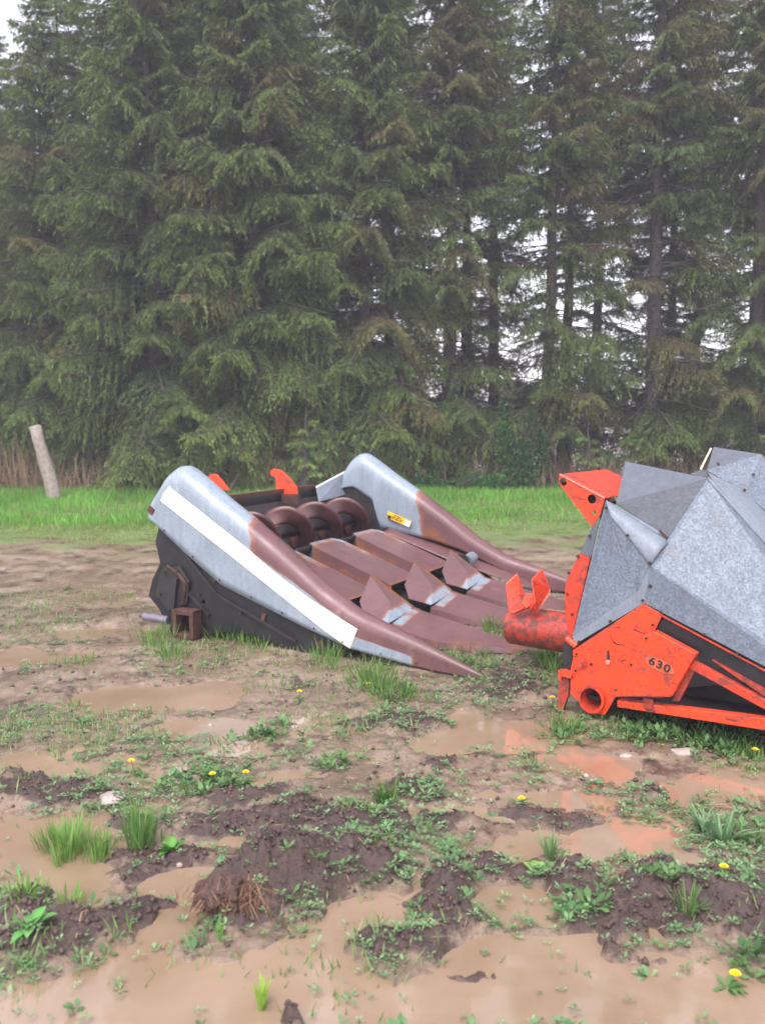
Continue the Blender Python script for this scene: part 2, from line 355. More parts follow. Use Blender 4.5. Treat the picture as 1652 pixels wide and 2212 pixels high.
def ground_mat():
    m, t, b = newmat('wet_field_soil')
    geo = node(t, "ShaderNodeNewGeometry"); sp = node(t, "ShaderNodeSeparateXYZ"); t.links.new(geo.outputs['Position'], sp.inputs[0])
    pos = geo.outputs['Position']
    a = attr(t, 'mound').outputs['Fac']
    n1 = noise(t, 2.2, 6, .6, vec=pos); n2 = noise(t, 22, 8, .7, vec=pos); n3 = noise(t, 90, 5, .7, vec=pos); n4 = noise(t, .7, 4, .6, vec=pos)
    silt = ramp(t, n1, [(.28, (.14, .095, .062)), (.5, (.245, .175, .122)), (.75, (.38, .29, .215))])
    silt = mix(t, mth(t, 'MULTIPLY', ramp(t, n2, [(.4, g(0)), (.7, g(1))]), .6), silt, (.105, .068, .048))
    soil = ramp(t, n2, [(.3, (.040, .024, .019)), (.6, (.075, .045, .037)), (.8, (.125, .08, .065))])
    mm = mth(t, 'ADD', mth(t, 'MULTIPLY', a, 22.), mth(t, 'MULTIPLY', mth(t, 'SUBTRACT', n2, .5), 1.6))
    nm = mth(t, 'MULTIPLY', mth(t, 'SUBTRACT', noise(t, 4.5, 6, .65, vec=pos), .50), 3.6)
    mm = mth(t, 'ADD', mm, nm)
    c = mix(t, ramp(t, mm, [(.1, g(0)), (.6, g(1))]), silt, soil)
    # meadow beyond the bare strip
    dy = mth(t, 'ADD', sp.outputs[1], mth(t, 'MULTIPLY', mth(t, 'SUBTRACT', noise(t, 1.1, 8, .75, vec=pos), .5), 9.))
    gr = ramp(t, n2, [(.3, (.075, .135, .03)), (.7, (.17, .25, .07))])
    gm = ramp(t, mth(t, 'MULTIPLY', dy, .1), [(1.00, g(0)), (1.0, g(0))])
    mr = node(t, "ShaderNodeMapRange"); mr.inputs[1].default_value = 10.8; mr.inputs[2].default_value = 12.2; t.links.new(dy, mr.inputs[0])
    c = mix(t, mth(t, 'MULTIPLY', mr.outputs[0], .85), c, gr)
    mr2 = node(t, "ShaderNodeMapRange"); mr2.inputs[1].default_value = 18.2; mr2.inputs[2].default_value = 19.5; t.links.new(dy, mr2.inputs[0])
    c = mix(t, mr2.outputs[0], c, ramp(t, n2, [(.3, (.035, .026, .018)), (.7, (.085, .06, .04))]))
    mr3 = node(t, "ShaderNodeMapRange"); mr3.inputs[1].default_value = 27; mr3.inputs[2].default_value = 31; t.links.new(dy, mr3.inputs[0])
    c = mix(t, mr3.outputs[0], c, ramp(t, n4, [(.3, (.20, .155, .13)), (.7, (.27, .22, .18))]))
    t.links.new(c, b.inputs['Base Color'])
    wet = node(t, "ShaderNodeMapRange"); wet.inputs[1].default_value = 0.0; wet.inputs[2].default_value = .03
    wet.inputs[3].default_value = .22; wet.inputs[4].default_value = .62; t.links.new(sp.outputs[2], wet.inputs[0])
    wp = ramp(t, n1, [(.42, g(.35)), (.60, g(1))])
    t.links.new(mth(t, 'MULTIPLY', wet.outputs[0], wp), b.inputs['Roughness']); b.inputs['Specular IOR Level'].default_value = .6
    h = mth(t, 'ADD', n2, mth(t, 'MULTIPLY', n3, .45)); bump(t, b, h, .75, .02)
    return m
gro = grid_object('ground', X, Y, Z, ground_mat(), {'mound': ('FLOAT', MN)}); tag(gro, kind='structure')

def water_mat():
    m, t, b = newmat('muddy_water')
    geo = node(t, "ShaderNodeNewGeometry"); pos = geo.outputs['Position']
    n = noise(t, 1.6, 5, .6, vec=pos, dist=.4)
    t.links.new(ramp(t, n, [(.3, (.22, .148, .092)), (.7, (.32, .228, .162))]), b.inputs['Base Color'])
    b.inputs['Roughness'].default_value = .045; b.inputs['IOR'].default_value = 1.46; b.inputs['Specular IOR Level'].default_value = 1.0
    bump(t, b, noise(t, 9, 3, .5, vec=pos), .03, .01)
    return m
wm = MB().add([(-9, 1.0, 0), (9, 1.0, 0), (9, 9.6, 0), (-9, 9.6, 0)], [(0, 1, 2, 3)]).build('puddle_water', water_mat())
tag(wm, kind='structure')

# ------------------------------------------------------------------ corn head one (brown and grey, four rows)
O1 = (0.6133, 5.5199, 0.0); O2 = (1.1725, 4.7338, 0.0)
h1 = thing('corn_head', 'brown and grey four-row corn head with a white stripe down its near side', 'corn header', (O1[0], O1[1], .018), -R(27))
RIDGE = [(-.02, .015), (.42, .175), (.83, .305), (.927, .345), (1.147, .47), (1.448, .69), (1.74, .885), (1.98, 1.03), (2.2, 1.18), (2.31, 1.245), (2.38, 1.24), (2.46, 1.19), (2.54, 1.08), (2.60, .95)]
LOW = [(-.02, .0), (.35, .01), (.923, .085), (1.3, .20), (1.956, .424), (2.3, .65), (2.52, .81), (2.60, .865)]
WID = [(-.02, .02), (.4, .10), (.83, .17), (1.4, .21), (2.0, .24), (2.3, .26), (2.6, .26)]
INN = [(-.02, .0), (.5, .03), (.9, .20), (1.287, .36), (1.5, .42), (1.8, .48), (2.12, .52), (2.2, .80), (2.4, .92), (2.6, .90)]
def divider(name, side, label):
    """side -1: outer face towards y=0; +1: mirrored, outer face at y=3.0"""
    root = None
    st = sorted(set([-.02 + i * .03 for i in range(88)] + [2.6])); rows = []
    for s in st:
        ht, lo, w, hi = interp(RIDGE, s), interp(LOW, s), interp(WID, s) * (1 if side < 0 or s > 1.3 else .7 + .3 * s / 1.3), interp(INN, s)
        r = min(w * .5, max(.004, (ht - lo) * .45)); cy = r
        pts = []
        for i in range(9): pts.append((0, lo + (ht - r - lo) * i / 8))
        for i in range(1, 12):
            a = math.pi - math.pi * i / 12 * 1.0
            pts.append((r + r * math.cos(a), ht - r + r * math.sin(a)))
        hb = min(hi, ht - r)
        for i in range(0, 9): pts.append((2 * r + (w - 2 * r) * i / 8, ht - r + (hb - ht + r) * i / 8))
        rows.append([(-s, (y if side < 0 else 3.0 - y), h) for y, h in pts])
    def wear(c):
        s = -c.x; y = c.y if side < 0 else 3.0 - c.y; h = c.z; ht = interp(RIDGE, s)
        lo = interp(LOW, s)
        if y < .012:                                   # outer face
            v = sstep(1.55, 1.85, s)
            t = (h - lo) / max(.01, ht - lo)
            if s < 1.0: return max(v, .9 * (1 - sstep(.30, .42, t)) * sstep(.38, .55, s)) 
            return max(v, 1 - sstep(.60, .72, t))
        return sstep(1.60, 1.90, s + .25 * (ht - h))
    def rust(c):
        s = -c.x; y = c.y if side < 0 else 3.0 - c.y; ht = interp(RIDGE, s)
        if y < .012: return .5 * (1 - sstep(.0, .04, c.z)) if s < 1 else .12
        inner = sstep(.12, .3, ht - c.z)
        return .55 * inner * sstep(2.0, 1.5, s) + .1
    def sst(a, b, x): return sstep(a, b, x)
    return gridsheet(name, rows, M['worn'], h1, wear, rust)
dn = divider('outer_divider', -1, None); dn['label'] = 'near outer divider with white stripe and brown nose cone'
df = divider('outer_divider', 1, None); df['label'] = 'far outer divider, grey at the rear with a yellow warning label'
for s_ in (2.45, 2.2, 1.97, 1.7, 1.45, 1.2, .98, .7, .45):
    z_ = interp(LOW, s_) + .022
    MB().tube([(-s_, .002, z_), (-s_, -.007, z_)], .007, 6).build('bolt', M['bolt'], h1)
# white stripe on the near divider's outer face
UP = [(-2.407, 0.0, 1.105), (-2.098, 0.0, 0.92), (-1.754, 0.0, 0.712), (-1.498, 0.0, 0.542), (-1.225, 0.0, 0.388), (-1.051, 0.0, 0.305), (-0.867, 0.0, 0.222)]
LO = [(-2.491, 0.0, 0.999), (-2.198, 0.0, 0.826), (-1.865, 0.0, 0.631), (-1.56, 0.0, 0.448), (-1.266, 0.0, 0.271), (-1.126, 0.0, 0.185), (-0.923, 0.0, 0.083)]
# the stripe follows the rounded upper part of the divider
def on_outer(p, off):
    s = -p[0]; ht = interp(RIDGE, s); lo = interp(LOW, s); w = interp(WID, s); r = min(w * .5, max(.004, (ht - lo) * .45))
    h = p[2]
    if h <= ht - r: return (p[0], -off, h)
    k = min(1., (h - (ht - r)) / r); y = r - r * math.sqrt(max(0, 1 - k * k))
    return (p[0], y - off * math.sqrt(max(0, 1 - k * k)), h + off * k)
rows = []
for i in range(61):
    t = i / 60 * (len(UP) - 1); k = min(int(t), len(UP) - 2); fr = t - k
    a = Vector(LO[k]).lerp(Vector(LO[k + 1]), fr); b = Vector(UP[k]).lerp(Vector(UP[k + 1]), fr)
    rows.append([on_outer(a.lerp(b, j / 14), .005) for j in range(15)])
rows[0] = [tuple(Vector(p) + Vector((.012 * abs(j - 7) / 7, 0, 0))) for j, p in enumerate(rows[0])]
gridsheet('white_stripe', rows, M['white'], h1, thick=.0015)
# row dividers: rear hood and hinged front snout
def hood(k):
    c = .75 * k
    def top(s): return interp([(1.2, .245), (1.28, .27), (2.0, .535), (2.1, .56)], s)
    wl = [(1.27, .20), (1.9, .205), (2.0, .19), (2.05, .14)]
    rows = []
    for i in range(33):
        s = 1.27 + .79 * i / 32; w = interp(wl, s); h = top(s)
        rows.append([(-s, c - w - .012, h - .15), (-s, c - w - .004, h - .07), (-s, c - w, h - .01)] + [(-s, c - w + (2 * w + .08) * j / 12, h) for j in range(13)] + [(-s, c + w + .08, h - .01), (-s, c + w + .084, h - .07), (-s, c + w + .09, h - .15)])
    def wear(p):
        s = -p.x; e = abs(p.y - c); top_ = p.z > top(s) - .02
        v = .42 * sstep(1.36, 1.28, s) if top_ else .1
        v += .55 * sstep(1.93, 2.02, s)
        if p.y - c > .20 and s > 1.6 and top_: v += .5 * sstep(1.6, 1.75, s)
        return v
    def rust(p):
        s = -p.x
        if p.z < top(s) - .02: return .52
        return .30 * sstep(1.8, 2.0, s) + .12
    return gridsheet('row_hood', rows, M['worn'], h1, wear, rust, smooth=False)
for k in (1, 2, 3): hood(k)
def sst2(x): return max(0., min(1., x))
def snout(k):
    c = .75 * k
    rows = []
    # front plate from kink back to tip, cross-section: near skirt, top, far skirt
    prof = [(-.12, .022, .008, .006, .0), (.1, .056, .085, .045, .0), (.3, .088, .145, .085, .0), (.55, .128, .20, .13, .01), (.75, .158, .215, .165, .03), (.92, .188, .225, .195, .05)]
    st = [-.12 + 1.04 * i / 30 for i in range(31)]
    for s in st:
        h = interp([(p[0], p[1]) for p in prof], s); wn = interp([(p[0], p[2]) for p in prof], s); wf = interp([(p[0], p[3]) for p in prof], s)
        fl = interp([(p[0], p[4]) for p in prof], s)
        dp = interp([(-.06, .004), (.1, .02), (.3, .05), (.55, .075), (.92, .065)], s)
        rows.append([(-s, c - wn - .01, fl * .5), (-s, c - wn, h - dp)] + [(-s, c - wn + (wn + wf) * j / 10, h - dp * (1 - j / 10.)) for j in range(1, 11)] + [(-s, c + wf + .01, fl)])
    def wear(p):
        s = -p.x
        return .58 * sstep(.80, .86, s) * (1 if abs(p.y - c) < .17 and p.z > .08 else .2)
    sn = gridsheet('snout', rows, M['worn'], h1, wear, lambda p: .15 if p.z > .06 else .45, smooth=False)
    # rear flap rising steeply to a point behind the hinge
    flap = [(-.915, c - .225, .145), (-1.11, c - .215, .175), (-1.18, c - .15, .27), (-1.175, c + .01, .43), (-1.045, c + .10, .304), (-.915, c + .19, .178)]
    ctr = Vector((0, 0, 0))
    ctr = (Vector(flap[0]) + Vector(flap[3]) * 1.0 + Vector(flap[5])) / 3
    mb = MB(); vs = []; n = 10
    ring = []
    for i in range(6):
        a, b = Vector(flap[i]), Vector(flap[(i + 1) % 6])
        for j in range(6): ring.append(a.lerp(b, j / 6))
    m = len(ring)
    for r_ in range(1, 7): vs += [ctr.lerp(q, r_ / 6) for q in ring]
    vs.append(ctr); ci = len(vs) - 1
    fs = [(ci, i, (i + 1) % m) for i in range(m)] + [(r_ * m + i, (r_ + 1) * m + i, (r_ + 1) * m + (i + 1) % m, r_ * m + (i + 1) % m) for r_ in range(5) for i in range(m)]
    fo = mb.add(vs, fs).build('rear_flap', M['worn'], h1, False)
    setattrs(fo, lambda p: .62 * sstep(-1.02, -.95, p.x), lambda p: .22)
    sm = fo.modifiers.new('sheet', 'SOLIDIFY'); sm.thickness = .006; sm.offset = 0
    # rusty far flange standing behind the flap
    fl = MB().slab([(-1.183, c + .018, .432), (-1.195, c + .075, .43), (-.945, c + .262, .185), (-.925, c + .20, .178)], (-.006, 0, -.008)).build('flap_flange', M['worn'], h1)
    setattrs(fl, None, lambda p: .75)
    MB().box((-1.12, c + .19, .12), (.14, .1, .015), (0, R(20), R(20))).box((-1.20, c + .05, .14), (.02, .12, .16)).build('hinge_bracket', M['galv_soft'], h1)
    MB().box((-1.2, c, .10), (.20, .30, .12)).build('row_unit_frame', M['black'], h1)
    return sn
for k in (1, 2, 3): snout(k)
# inner decks beside the outer dividers
for y0, y1 in ((.14, .36), (2.86, 2.64)):
    gridsheet('inner_deck', [[(-.55, y0, .07), (-.55, y0 + (y1 - y0) * .45, .06)], [(-.9, y0, .20), (-.9, y1, .17)], [(-1.28, y0, .33), (-1.28, y1, .26)], [(-2.05, y0, .56), (-2.05, y1, .52)]],
              M['worn'], h1, lambda p: .25 * sstep(-1.9, -2.05, p.x), lambda p: .33, thick=.005, sub=8)
# gathering row units between the hoods: dark decks with chain rails
for k in range(4):
    c = .375 + .75 * k
    MB().slab([(-.95, c - .17, .06), (-2.1, c - .17, .40), (-2.1, c + .17, .40), (-.95, c + .17, .06)], (0, 0, -.03)).build('deck_plate', M['black'], h1)
    MB().bar((-.98, c - .07, .10), (-2.08, c - .07, .43), .03, .04).bar((-.98, c + .07, .10), (-2.08, c + .07, .43), .03, .04).build('gathering_chain', M['rust'], h1)
# roller at the far divider
MB().tube([(-1.12, 2.52, .30), (-1.12, 2.66, .32)], .055, 20).build('idler_roller', M['galv_soft'], h1, True)
MB().tube([(-1.16, 2.50, .30), (-1.16, 2.505, .30)], .07, 20).build('idler_roller', M['black'], h1, True)
# trough, auger
TR = [(2.02, .54), (2.06, .47), (2.14, .41), (2.28, .375), (2.42, .39), (2.55, .46), (2.62, .58), (2.64, .72), (2.65, .84)]
gridsheet('auger_trough', [[(-s, y, h) for s, h in TR] for y in np.linspace(.28, 2.8, 12)], M['black'], h1, thick=.005)
gridsheet('back_sheet', [[(-2.655, y, .78), (-2.67, y, .93), (-2.70, y, .935)] for y in (.2, .9, 1.6, 2.2, 2.5)], M['black'], h1, thick=.006)
MB().bar((-2.69, .2, .93), (-2.69, 2.55, .93), .05, .035).build('top_rail', M['rust'], h1)
MB().slab([(-2.55, 2.33, .80), (-2.62, 2.40, .925), (-2.58, 2.90, 1.05), (-2.50, 2.90, .85)], (-.006, 0, .002)).build('rear_wing_panel', M['galv_soft'], h1)
MB().slab([(-2.62, 2.40, .927), (-2.58, 2.90, 1.052), (-2.59, 2.90, 1.058), (-2.63, 2.40, .933)], (0, 0, .004)).build('wing_flange', M['white'], h1)
MB().slab([(-2.60, .26, .80), (-2.60, .26, .97), (-2.60, .80, .97), (-2.62, .72, .83)], (-.006, 0, .002)).build('rear_wing_panel', M['galv_dull'], h1)
MB().slab([(-2.60, .26, .97), (-2.60, .80, .97), (-2.66, .80, .98), (-2.66, .26, .98)], (0, 0, .004)).build('wing_flange', M['galv_soft'], h1)
AX, AZ = -2.32, .635
MB().tube([(AX, .3, AZ), (AX, 2.8, AZ)], .062, 24).build('auger_tube', M['auger_dark'], h1, True)
def flight(y0, y1, hand, pitch, R_=.19):
    n = int(abs(y1 - y0) / pitch * 40); rows = []
    for i in range(n + 1):
        y = y0 + (y1 - y0) * i / n; a = hand * 2 * math.pi * (y - y0) / pitch + 1.2
        rows.append([(AX + r * math.cos(a), y + .02 * (r / R_) ** 2 * 0, AZ + r * math.sin(a)) for r in (.06, .09, .12, .15, .18, R_)])
    return gridsheet('auger_flight', rows, M['auger'], h1, thick=.006)
flight(.4, 2.74, -1, .5, .215)
MB().tube([(AX, 2.76, AZ), (AX, 2.775, AZ)], .27, 32).build('auger_end_plate', M['black'], h1, True)
MB().slab([(-2.62, 2.775, .94), (-2.60, 2.775, .60), (-2.3, 2.775, .38), (-2.12, 2.775, .50), (-2.14, 2.775, .84), (-2.4, 2.775, .95)], (0, -.008, 0)).build('auger_opening', M['black'], h1)  # solid black slab standing in for the shade inside the opening
# far inner cheek (grey sheet with the label)
LB = [(-2.022, 2.735, 0.699), (-1.77, 2.735, 0.613), (-1.794, 2.735, 0.554), (-2.032, 2.735, 0.636)]
MB().slab([LB[0], LB[1], LB[2], LB[3]], (0, -.004, 0)).build('warning_label', M['yellow'], h1)
lb = MB()
def on_lab(u0, u1, v0, v1):
    P = [Vector(p) for p in LB]
    def q(u, v): return P[0].lerp(P[1], u).lerp(P[3].lerp(P[2], u), v) + Vector((0, -.0065, 0))
    return [q(u0, v0), q(u1, v0), q(u1, v1), q(u0, v1)]
for u0, u1, v0, v1 in ((.03, .17, .5, .95), (.30, .38, .14, .26), (.42, .56, .14, .26), (.20, .36, .42, .54), (.40, .50, .42, .54), (.54, .66, .42, .54), (.20, .30, .66, .78), (.34, .52, .66, .78), (.56, .62, .66, .78)):
    lb.slab(on_lab(u0, u1, v0, v1), (0, -.001, 0))
lb.build('label_print', M['ink'], h1)
MB().slab(on_lab(.76, .99, .15, .95), (0, -.001, 0)).build('faded_corner', M['white'], h1)
# feeder hooks at the back
for y, pts in ((.8, [(-2.697, 0.8, 1.102), (-2.65, 0.8, 1.141), (-2.604, 0.8, 1.142), (-2.559, 0.8, 1.103), (-2.479, 0.8, 1.016), (-2.63, 0.8, 1.011), (-2.628, 0.8, 1.078), (-2.675, 0.8, 1.077)]),
               (1.9, [(-2.82, 1.9, 1.105), (-2.774, 1.9, 1.128), (-2.709, 1.9, 1.117), (-2.639, 1.9, 1.068), (-2.541, 1.9, 0.97), (-2.532, 1.9, 0.903), (-2.752, 1.9, 0.895), (-2.755, 1.9, 1.048), (-2.801, 1.9, 1.063)])):
    plate('mounting_hook', pts, y, y + .035, M['orange'], h1, bevel=.004)
    MB().bar((pts[5][0] + .05, y - .03, pts[5][2] - .04), (pts[4][0] - .2, y - .03, pts[5][2] - .04), .05, .08).build('hook_base', M['rust'], h1)
# lower dark side frame
SF = [(-2.521, 0.03, 0.829), (-2.565, 0.03, 0.691), (-2.526, 0.03, 0.533), (-2.604, 0.03, 0.403), (-2.643, 0.03, 0.282), (-2.55, 0.03, 0.194), (-2.512, 0.03, 0.135), (-2.453, 0.03, 0.114), (-2.439, 0.03, -0.02), (-2.143, 0.03, 0.01), (-2.019, 0.03, 0.084), (-1.693, 0.03, 0.086), (-1.435, 0.03, 0.027), (-1.142, 0.03, -0.037), (-0.957, 0.03, 0.041),
      (-0.992, 0.03, 0.1), (-1.507, 0.03, 0.261), (-1.93, 0.03, 0.444), (-2.292, 0.03, 0.691), (-2.457, 0.03, 0.823)]
plate('side_frame', SF, .03, .05, M['darkplate'], h1, holes=[((-2.141, 0.03, 0.28)[0], (-2.141, 0.03, 0.28)[2], .018)])
for q0, q1, w_ in (((-2.492, 0.02, 0.527), (-2.082, 0.02, 0.19), .02), ((-2.318, 0.02, 0.657), (-2.005, 0.02, 0.347), .016), ((-2.005, 0.02, 0.347), (-1.353, 0.02, 0.08), .018)):
    MB().bar(q0, q1, .02, w_).build('frame_rib', M['black'], h1)
plate('gearbox_cover', [(-2.493, 0.01, 0.494), (-2.331, 0.01, 0.53), (-2.241, 0.01, 0.422), (-2.271, 0.01, 0.258), (-2.434, 0.01, 0.191), (-2.551, 0.01, 0.301)], .0, .028, M['black'], h1, bevel=.006)
for q in ((-2.456, -0.004, 0.475), (-2.337, -0.004, 0.491), (-2.264, -0.004, 0.402), (-2.293, -0.004, 0.275), (-2.508, -0.004, 0.314), (-2.173, 0.025, 0.332), (-1.812, 0.025, 0.232), (-1.468, 0.025, 0.121)):
    MB().tube([q, (q[0], q[1] - .01, q[2])], .011, 6).build('bolt', M['bolt'], h1)
MB().box((-2.36, -.0, .29), (.02, .06, .30), (0, R(8), 0)).build('upright_brace', M['black'], h1)
fr = MB(); fb = (-2.242, -0.03, 0.127)
for dx, dz, w, h in ((-.075, 0, .035, .2), (.075, 0, .035, .2), (0, .085, .185, .035), (0, -.085, .185, .035)): fr.box((fb[0] + dx, -.03, fb[2] + dz), (w, .10 + abs(dz) * .05, h))
fr.build('hitch_bracket', M['rust'], h1, bevel=.004)
MB().box((fb[0] - .085, -.04, .06), (.045, .03, .24)).build('stand_leg', M['rust'], h1)
MB().tube([(-2.679, 0.02, 0.124), (-2.453, 0.02, 0.116)], .031, 14).build('drive_shaft', M['pipe'], h1, True)
gridsheet('curved_guard', [[(-2.437, -0.004, 0.534), (-2.337, -0.004, 0.491), (-2.263, -0.004, 0.423), (-2.275, -0.004, 0.294)], [(-2.436, -0.006, 0.517), (-2.344, -0.006, 0.47), (-2.283, -0.006, 0.408), (-2.29, -0.006, 0.293)]], M['rust'], h1, thick=.012)
for q in ((-2.027, 0.025, 0.464), (-1.618, 0.025, 0.225), (-1.167, 0.025, 0.078)):
    MB().box((q[0], .022, q[2]), (.03, .012, .05), (0, R(20), 0)).build('lug', M['rust'], h1)
MB().box((-2.571, -0.004, 0.922), (.055, .006, .05), (0, R(35), 0)).build('rust_plate', M['rust'], h1)
# main tube and gearboxes underneath (seen from the sides)
MB().bar((-2.35, .05, .25), (-2.35, 2.95, .25), .12, .12).bar((-1.6, .05, .12), (-1.6, 2.95, .12), .08, .08).build('frame_beam', M['black'], h1)
plate('side_frame', [(-.95, 0, .03), (-2.4, 0, .05), (-2.6, 0, .4), (-2.5, 0, .8), (-1.95, 0, .42), (-1.1, 0, .13)], 2.94, 2.96, M['darkplate'], h1)

# ------------------------------------------------------------------ corn head two (orange and spangled grey)
h2 = thing('corn_head', 'bright orange corn head with faceted galvanised hoods and the number 630 on its end', 'corn header', (O2[0], O2[1], 0), -R(38))
def facet(name, pts, mat, t=.005):
    n = (Vector(pts[1]) - Vector(pts[0])).cross(Vector(pts[2]) - Vector(pts[0])).normalized() * t
    if n.y > 0: n = -n
    return MB().slab([Vector(p) for p in pts], -n).build(name, mat, h2)
C_ = (0.213, 0.012, 0.86); T1 = (-0.079, 0.11, 1.174); T2 = (0.263, 0.14, 0.978); B1 = (-0.032, 0.055, 1.101); APX = (0.362, 0.38, 1.293); BL = (-0.203, 0.005, 0.439)
# rounded bend of the end panel
A1, A2 = Vector(T1), Vector(T2); b1, b2 = Vector(B1), Vector(C_)
rows = []
for i in range(9):
    t = i / 8; row = []
    for j in range(13):
        u = j / 12; p = b1.lerp(b2, u).lerp(A1.lerp(A2, u), t); bulge = math.sin(math.pi * t) * (.012 + .03 * u)
        row.append(p + Vector((.3, -.75, .55)).normalized() * bulge)
    rows.append(row)
gridsheet('rounded_bend', rows, M['galv_soft'], h2, thick=.004)
facet('end_panel', [BL, (0.155, 0.005, 0.729), C_, B1, T1], M['galv'])
facet('end_skirt', [BL, (-0.181, 0.0, 0.406), (0.192, 0.0, 0.673), C_, (0.156, 0.004, 0.729)], M['galv_soft'])
e1 = (0.78, 0.012, 0.56); r1 = (0.655, 0.4, 0.978)
def ext(a, b, k): return tuple(Vector(a) + (Vector(b) - Vector(a)) * k)
E1 = ext(C_, e1, 1.9); R1 = ext(APX, r1, 2.2); S0 = (0.192, 0.0, 0.673); S1 = ext(S0, (0.788, 0.0, 0.444), 1.9)
facet('hood_facet', [C_, E1, R1, APX], M['galv'])
facet('hood_skirt', [C_, S0, S1, E1], M['galv'])
facet('hood_far_facet', [APX, R1, (R1[0], R1[1] + .25, R1[2] - .15), (APX[0] + .05, APX[1] + .33, APX[2] - .45)], M['galv_soft'])
MB().tube([APX, ext(APX, R1, .5), R1], .009, 8).build('hood_ridge', M['white'] if False else M['galv_soft'], h2, True)
LL = (-0.059, 0.2, 1.154); CR = (-0.165, 0.55, 1.36)
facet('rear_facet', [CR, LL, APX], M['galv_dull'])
facet('rear_facet', [LL, T2, APX], M['galv_shade'])  # lower face of the fold, its shade put into the colour
facet('edge_strip', [T1, T2, Vector(T2) + Vector((0, .02, .012)), Vector(LL) + Vector((0, 0, -.012))], M['galv_soft'])
MB().bar((0.207, 0.135, 1.031), (0.262, 0.135, 0.985), .006, .012).build('rusty_edge', M['rust'], h2)
# second hood
A2_ = (0.342, 1.38, 1.388); F2 = (0.015, 1.5, 1.423); G2 = (0.08, 1.2, 1.289); H2_ = (0.328, 1.12, 1.173)
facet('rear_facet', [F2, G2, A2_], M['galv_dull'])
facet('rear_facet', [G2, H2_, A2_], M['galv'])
R2 = ext(A2_, (A2_[0] + .3, A2_[1], A2_[2] - .31), 2.2); 
facet('hood_facet', [H2_, (H2_[0] + .9, H2_[1], H2_[2] - .75), R2, A2_], M['galv'])
MB().bar((-0.063, 1.5, 1.277), (0.0, 1.5, 1.415), .008, .012).build('flap_edge', M['white'], h2)
AQ = (APX[0] + .01, APX[1] + .03, APX[2] - .01); RQ = (R1[0], R1[1] + .03, R1[2] - .03)
facet('throat_panel', [AQ, (0.221, 0.8, 1.295), H2_], M['galv_soft'])
facet('throat_panel', [AQ, H2_, (H2_[0] + .7, H2_[1] - .05, H2_[2] - .66), RQ], M['galv_soft'])
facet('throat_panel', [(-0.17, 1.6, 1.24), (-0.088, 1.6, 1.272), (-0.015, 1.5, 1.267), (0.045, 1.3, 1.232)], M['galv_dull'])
facet('hood_facet', [(A2_[0], 2.38, A2_[2]), (A2_[0] + .9, 2.38, A2_[2] - .95), (A2_[0] + .9, 2.05, A2_[2] - 1.2), (A2_[0] - .1, 2.05, A2_[2] - .5)], M['galv'])
# orange top beam
BX = [(-0.371, 0.15, 1.299), (-0.102, 0.15, 1.182), (-0.127, 0.15, 1.09), (-0.171, 0.15, 1.022), (-0.28, 0.15, 1.142), (-0.351, 0.15, 1.221), (-0.374, 0.15, 1.253)]
hl = [(-0.348, 0.15, 1.257), (-0.178, 0.15, 1.171), (-0.162, 0.15, 1.096)]
plate('beam_end_plate', BX, .15, .156, M['orange'], h2, holes=[(hl[0][0], hl[0][2], .022), (hl[1][0], hl[1][2], .025), (hl[2][0], hl[2][2], .012)])
tb = MB(); a, b = Vector(BX[0]), Vector(BX[1]); L_ = Vector((0, .62, 0))
tb.slab([a, b, b + L_, a + L_], (0, 0, -.006)); tb.build('beam_top', M['orange_dirty'], h2)
plate('beam_end_plate', BX, .76, .766, M['orange_dirty'], h2)
MB().slab([Vector(BX[6]) + Vector((.004, .006, 0)), Vector(BX[4]) + Vector((.004, .006, 0)), Vector(BX[4]) + L_, Vector(BX[6]) + L_], (.004, 0, 0)).build('beam_back', M['black'], h2)
MB().slab([(BX[0][0] + .03, .3, BX[0][2] - .08), (BX[1][0], .3, BX[1][2] - .03), (BX[3][0], .3, BX[3][2]), (BX[4][0], .3, BX[4][2])], (0, .01, 0)).build('beam_web', M['black'], h2)
MB().bar(a + Vector((0, -.003, 0)), b + Vector((0, -.003, 0)), .006, .008).build('beam_edge', simple('worn_pink_edge', (.55, .22, .17), .4, 0, 30, .3), h2)
MB().tube([(-0.083, 0.2, 1.173), tuple(Vector((-0.083, 0.2, 1.173)) + Vector((.0, -.012, 0)))], .014, 10).build('bolt', M['bolt'], h2)
# curved back plate and grey bracket
plate('back_plate', [(-0.216, 0.1, 0.88), (-0.154, 0.1, 0.863), (-0.245, 0.1, 0.446), (-0.238, 0.1, 0.393), (-0.275, 0.1, 0.436), (-0.298, 0.1, 0.526), (-0.302, 0.1, 0.665), (-0.293, 0.1, 0.72), (-0.258, 0.1, 0.797)], .10, .14, M['orange_dirty'], h2, bevel=.004)
plate('grey_bracket', [(-0.213, 0.095, 0.883), (-0.149, 0.095, 0.865), (-0.101, 0.095, 1.088), (-0.146, 0.095, 1.026)], .095, .10, M['galv_dull'], h2)
MB().slab([(-0.236, 0.14, 0.873), (-0.313, 0.14, 0.712), (-0.323, 0.14, 0.657), tuple(Vector((-0.323, 0.14, 0.657)) + Vector((0, 2.4, 0))), tuple(Vector((-0.313, 0.14, 0.712)) + Vector((0, 2.4, 0))), tuple(Vector((-0.236, 0.14, 0.873)) + Vector((0, 2.4, 0)))][:3][::1] + [tuple(Vector((-0.323, 0.14, 0.657)) + Vector((.02, 2.4, 0))), tuple(Vector((-0.236, 0.14, 0.873)) + Vector((0, 2.4, 0)))], (.01, 0, 0)).build('trough_back', M['orange_grimy'], h2) if False else None
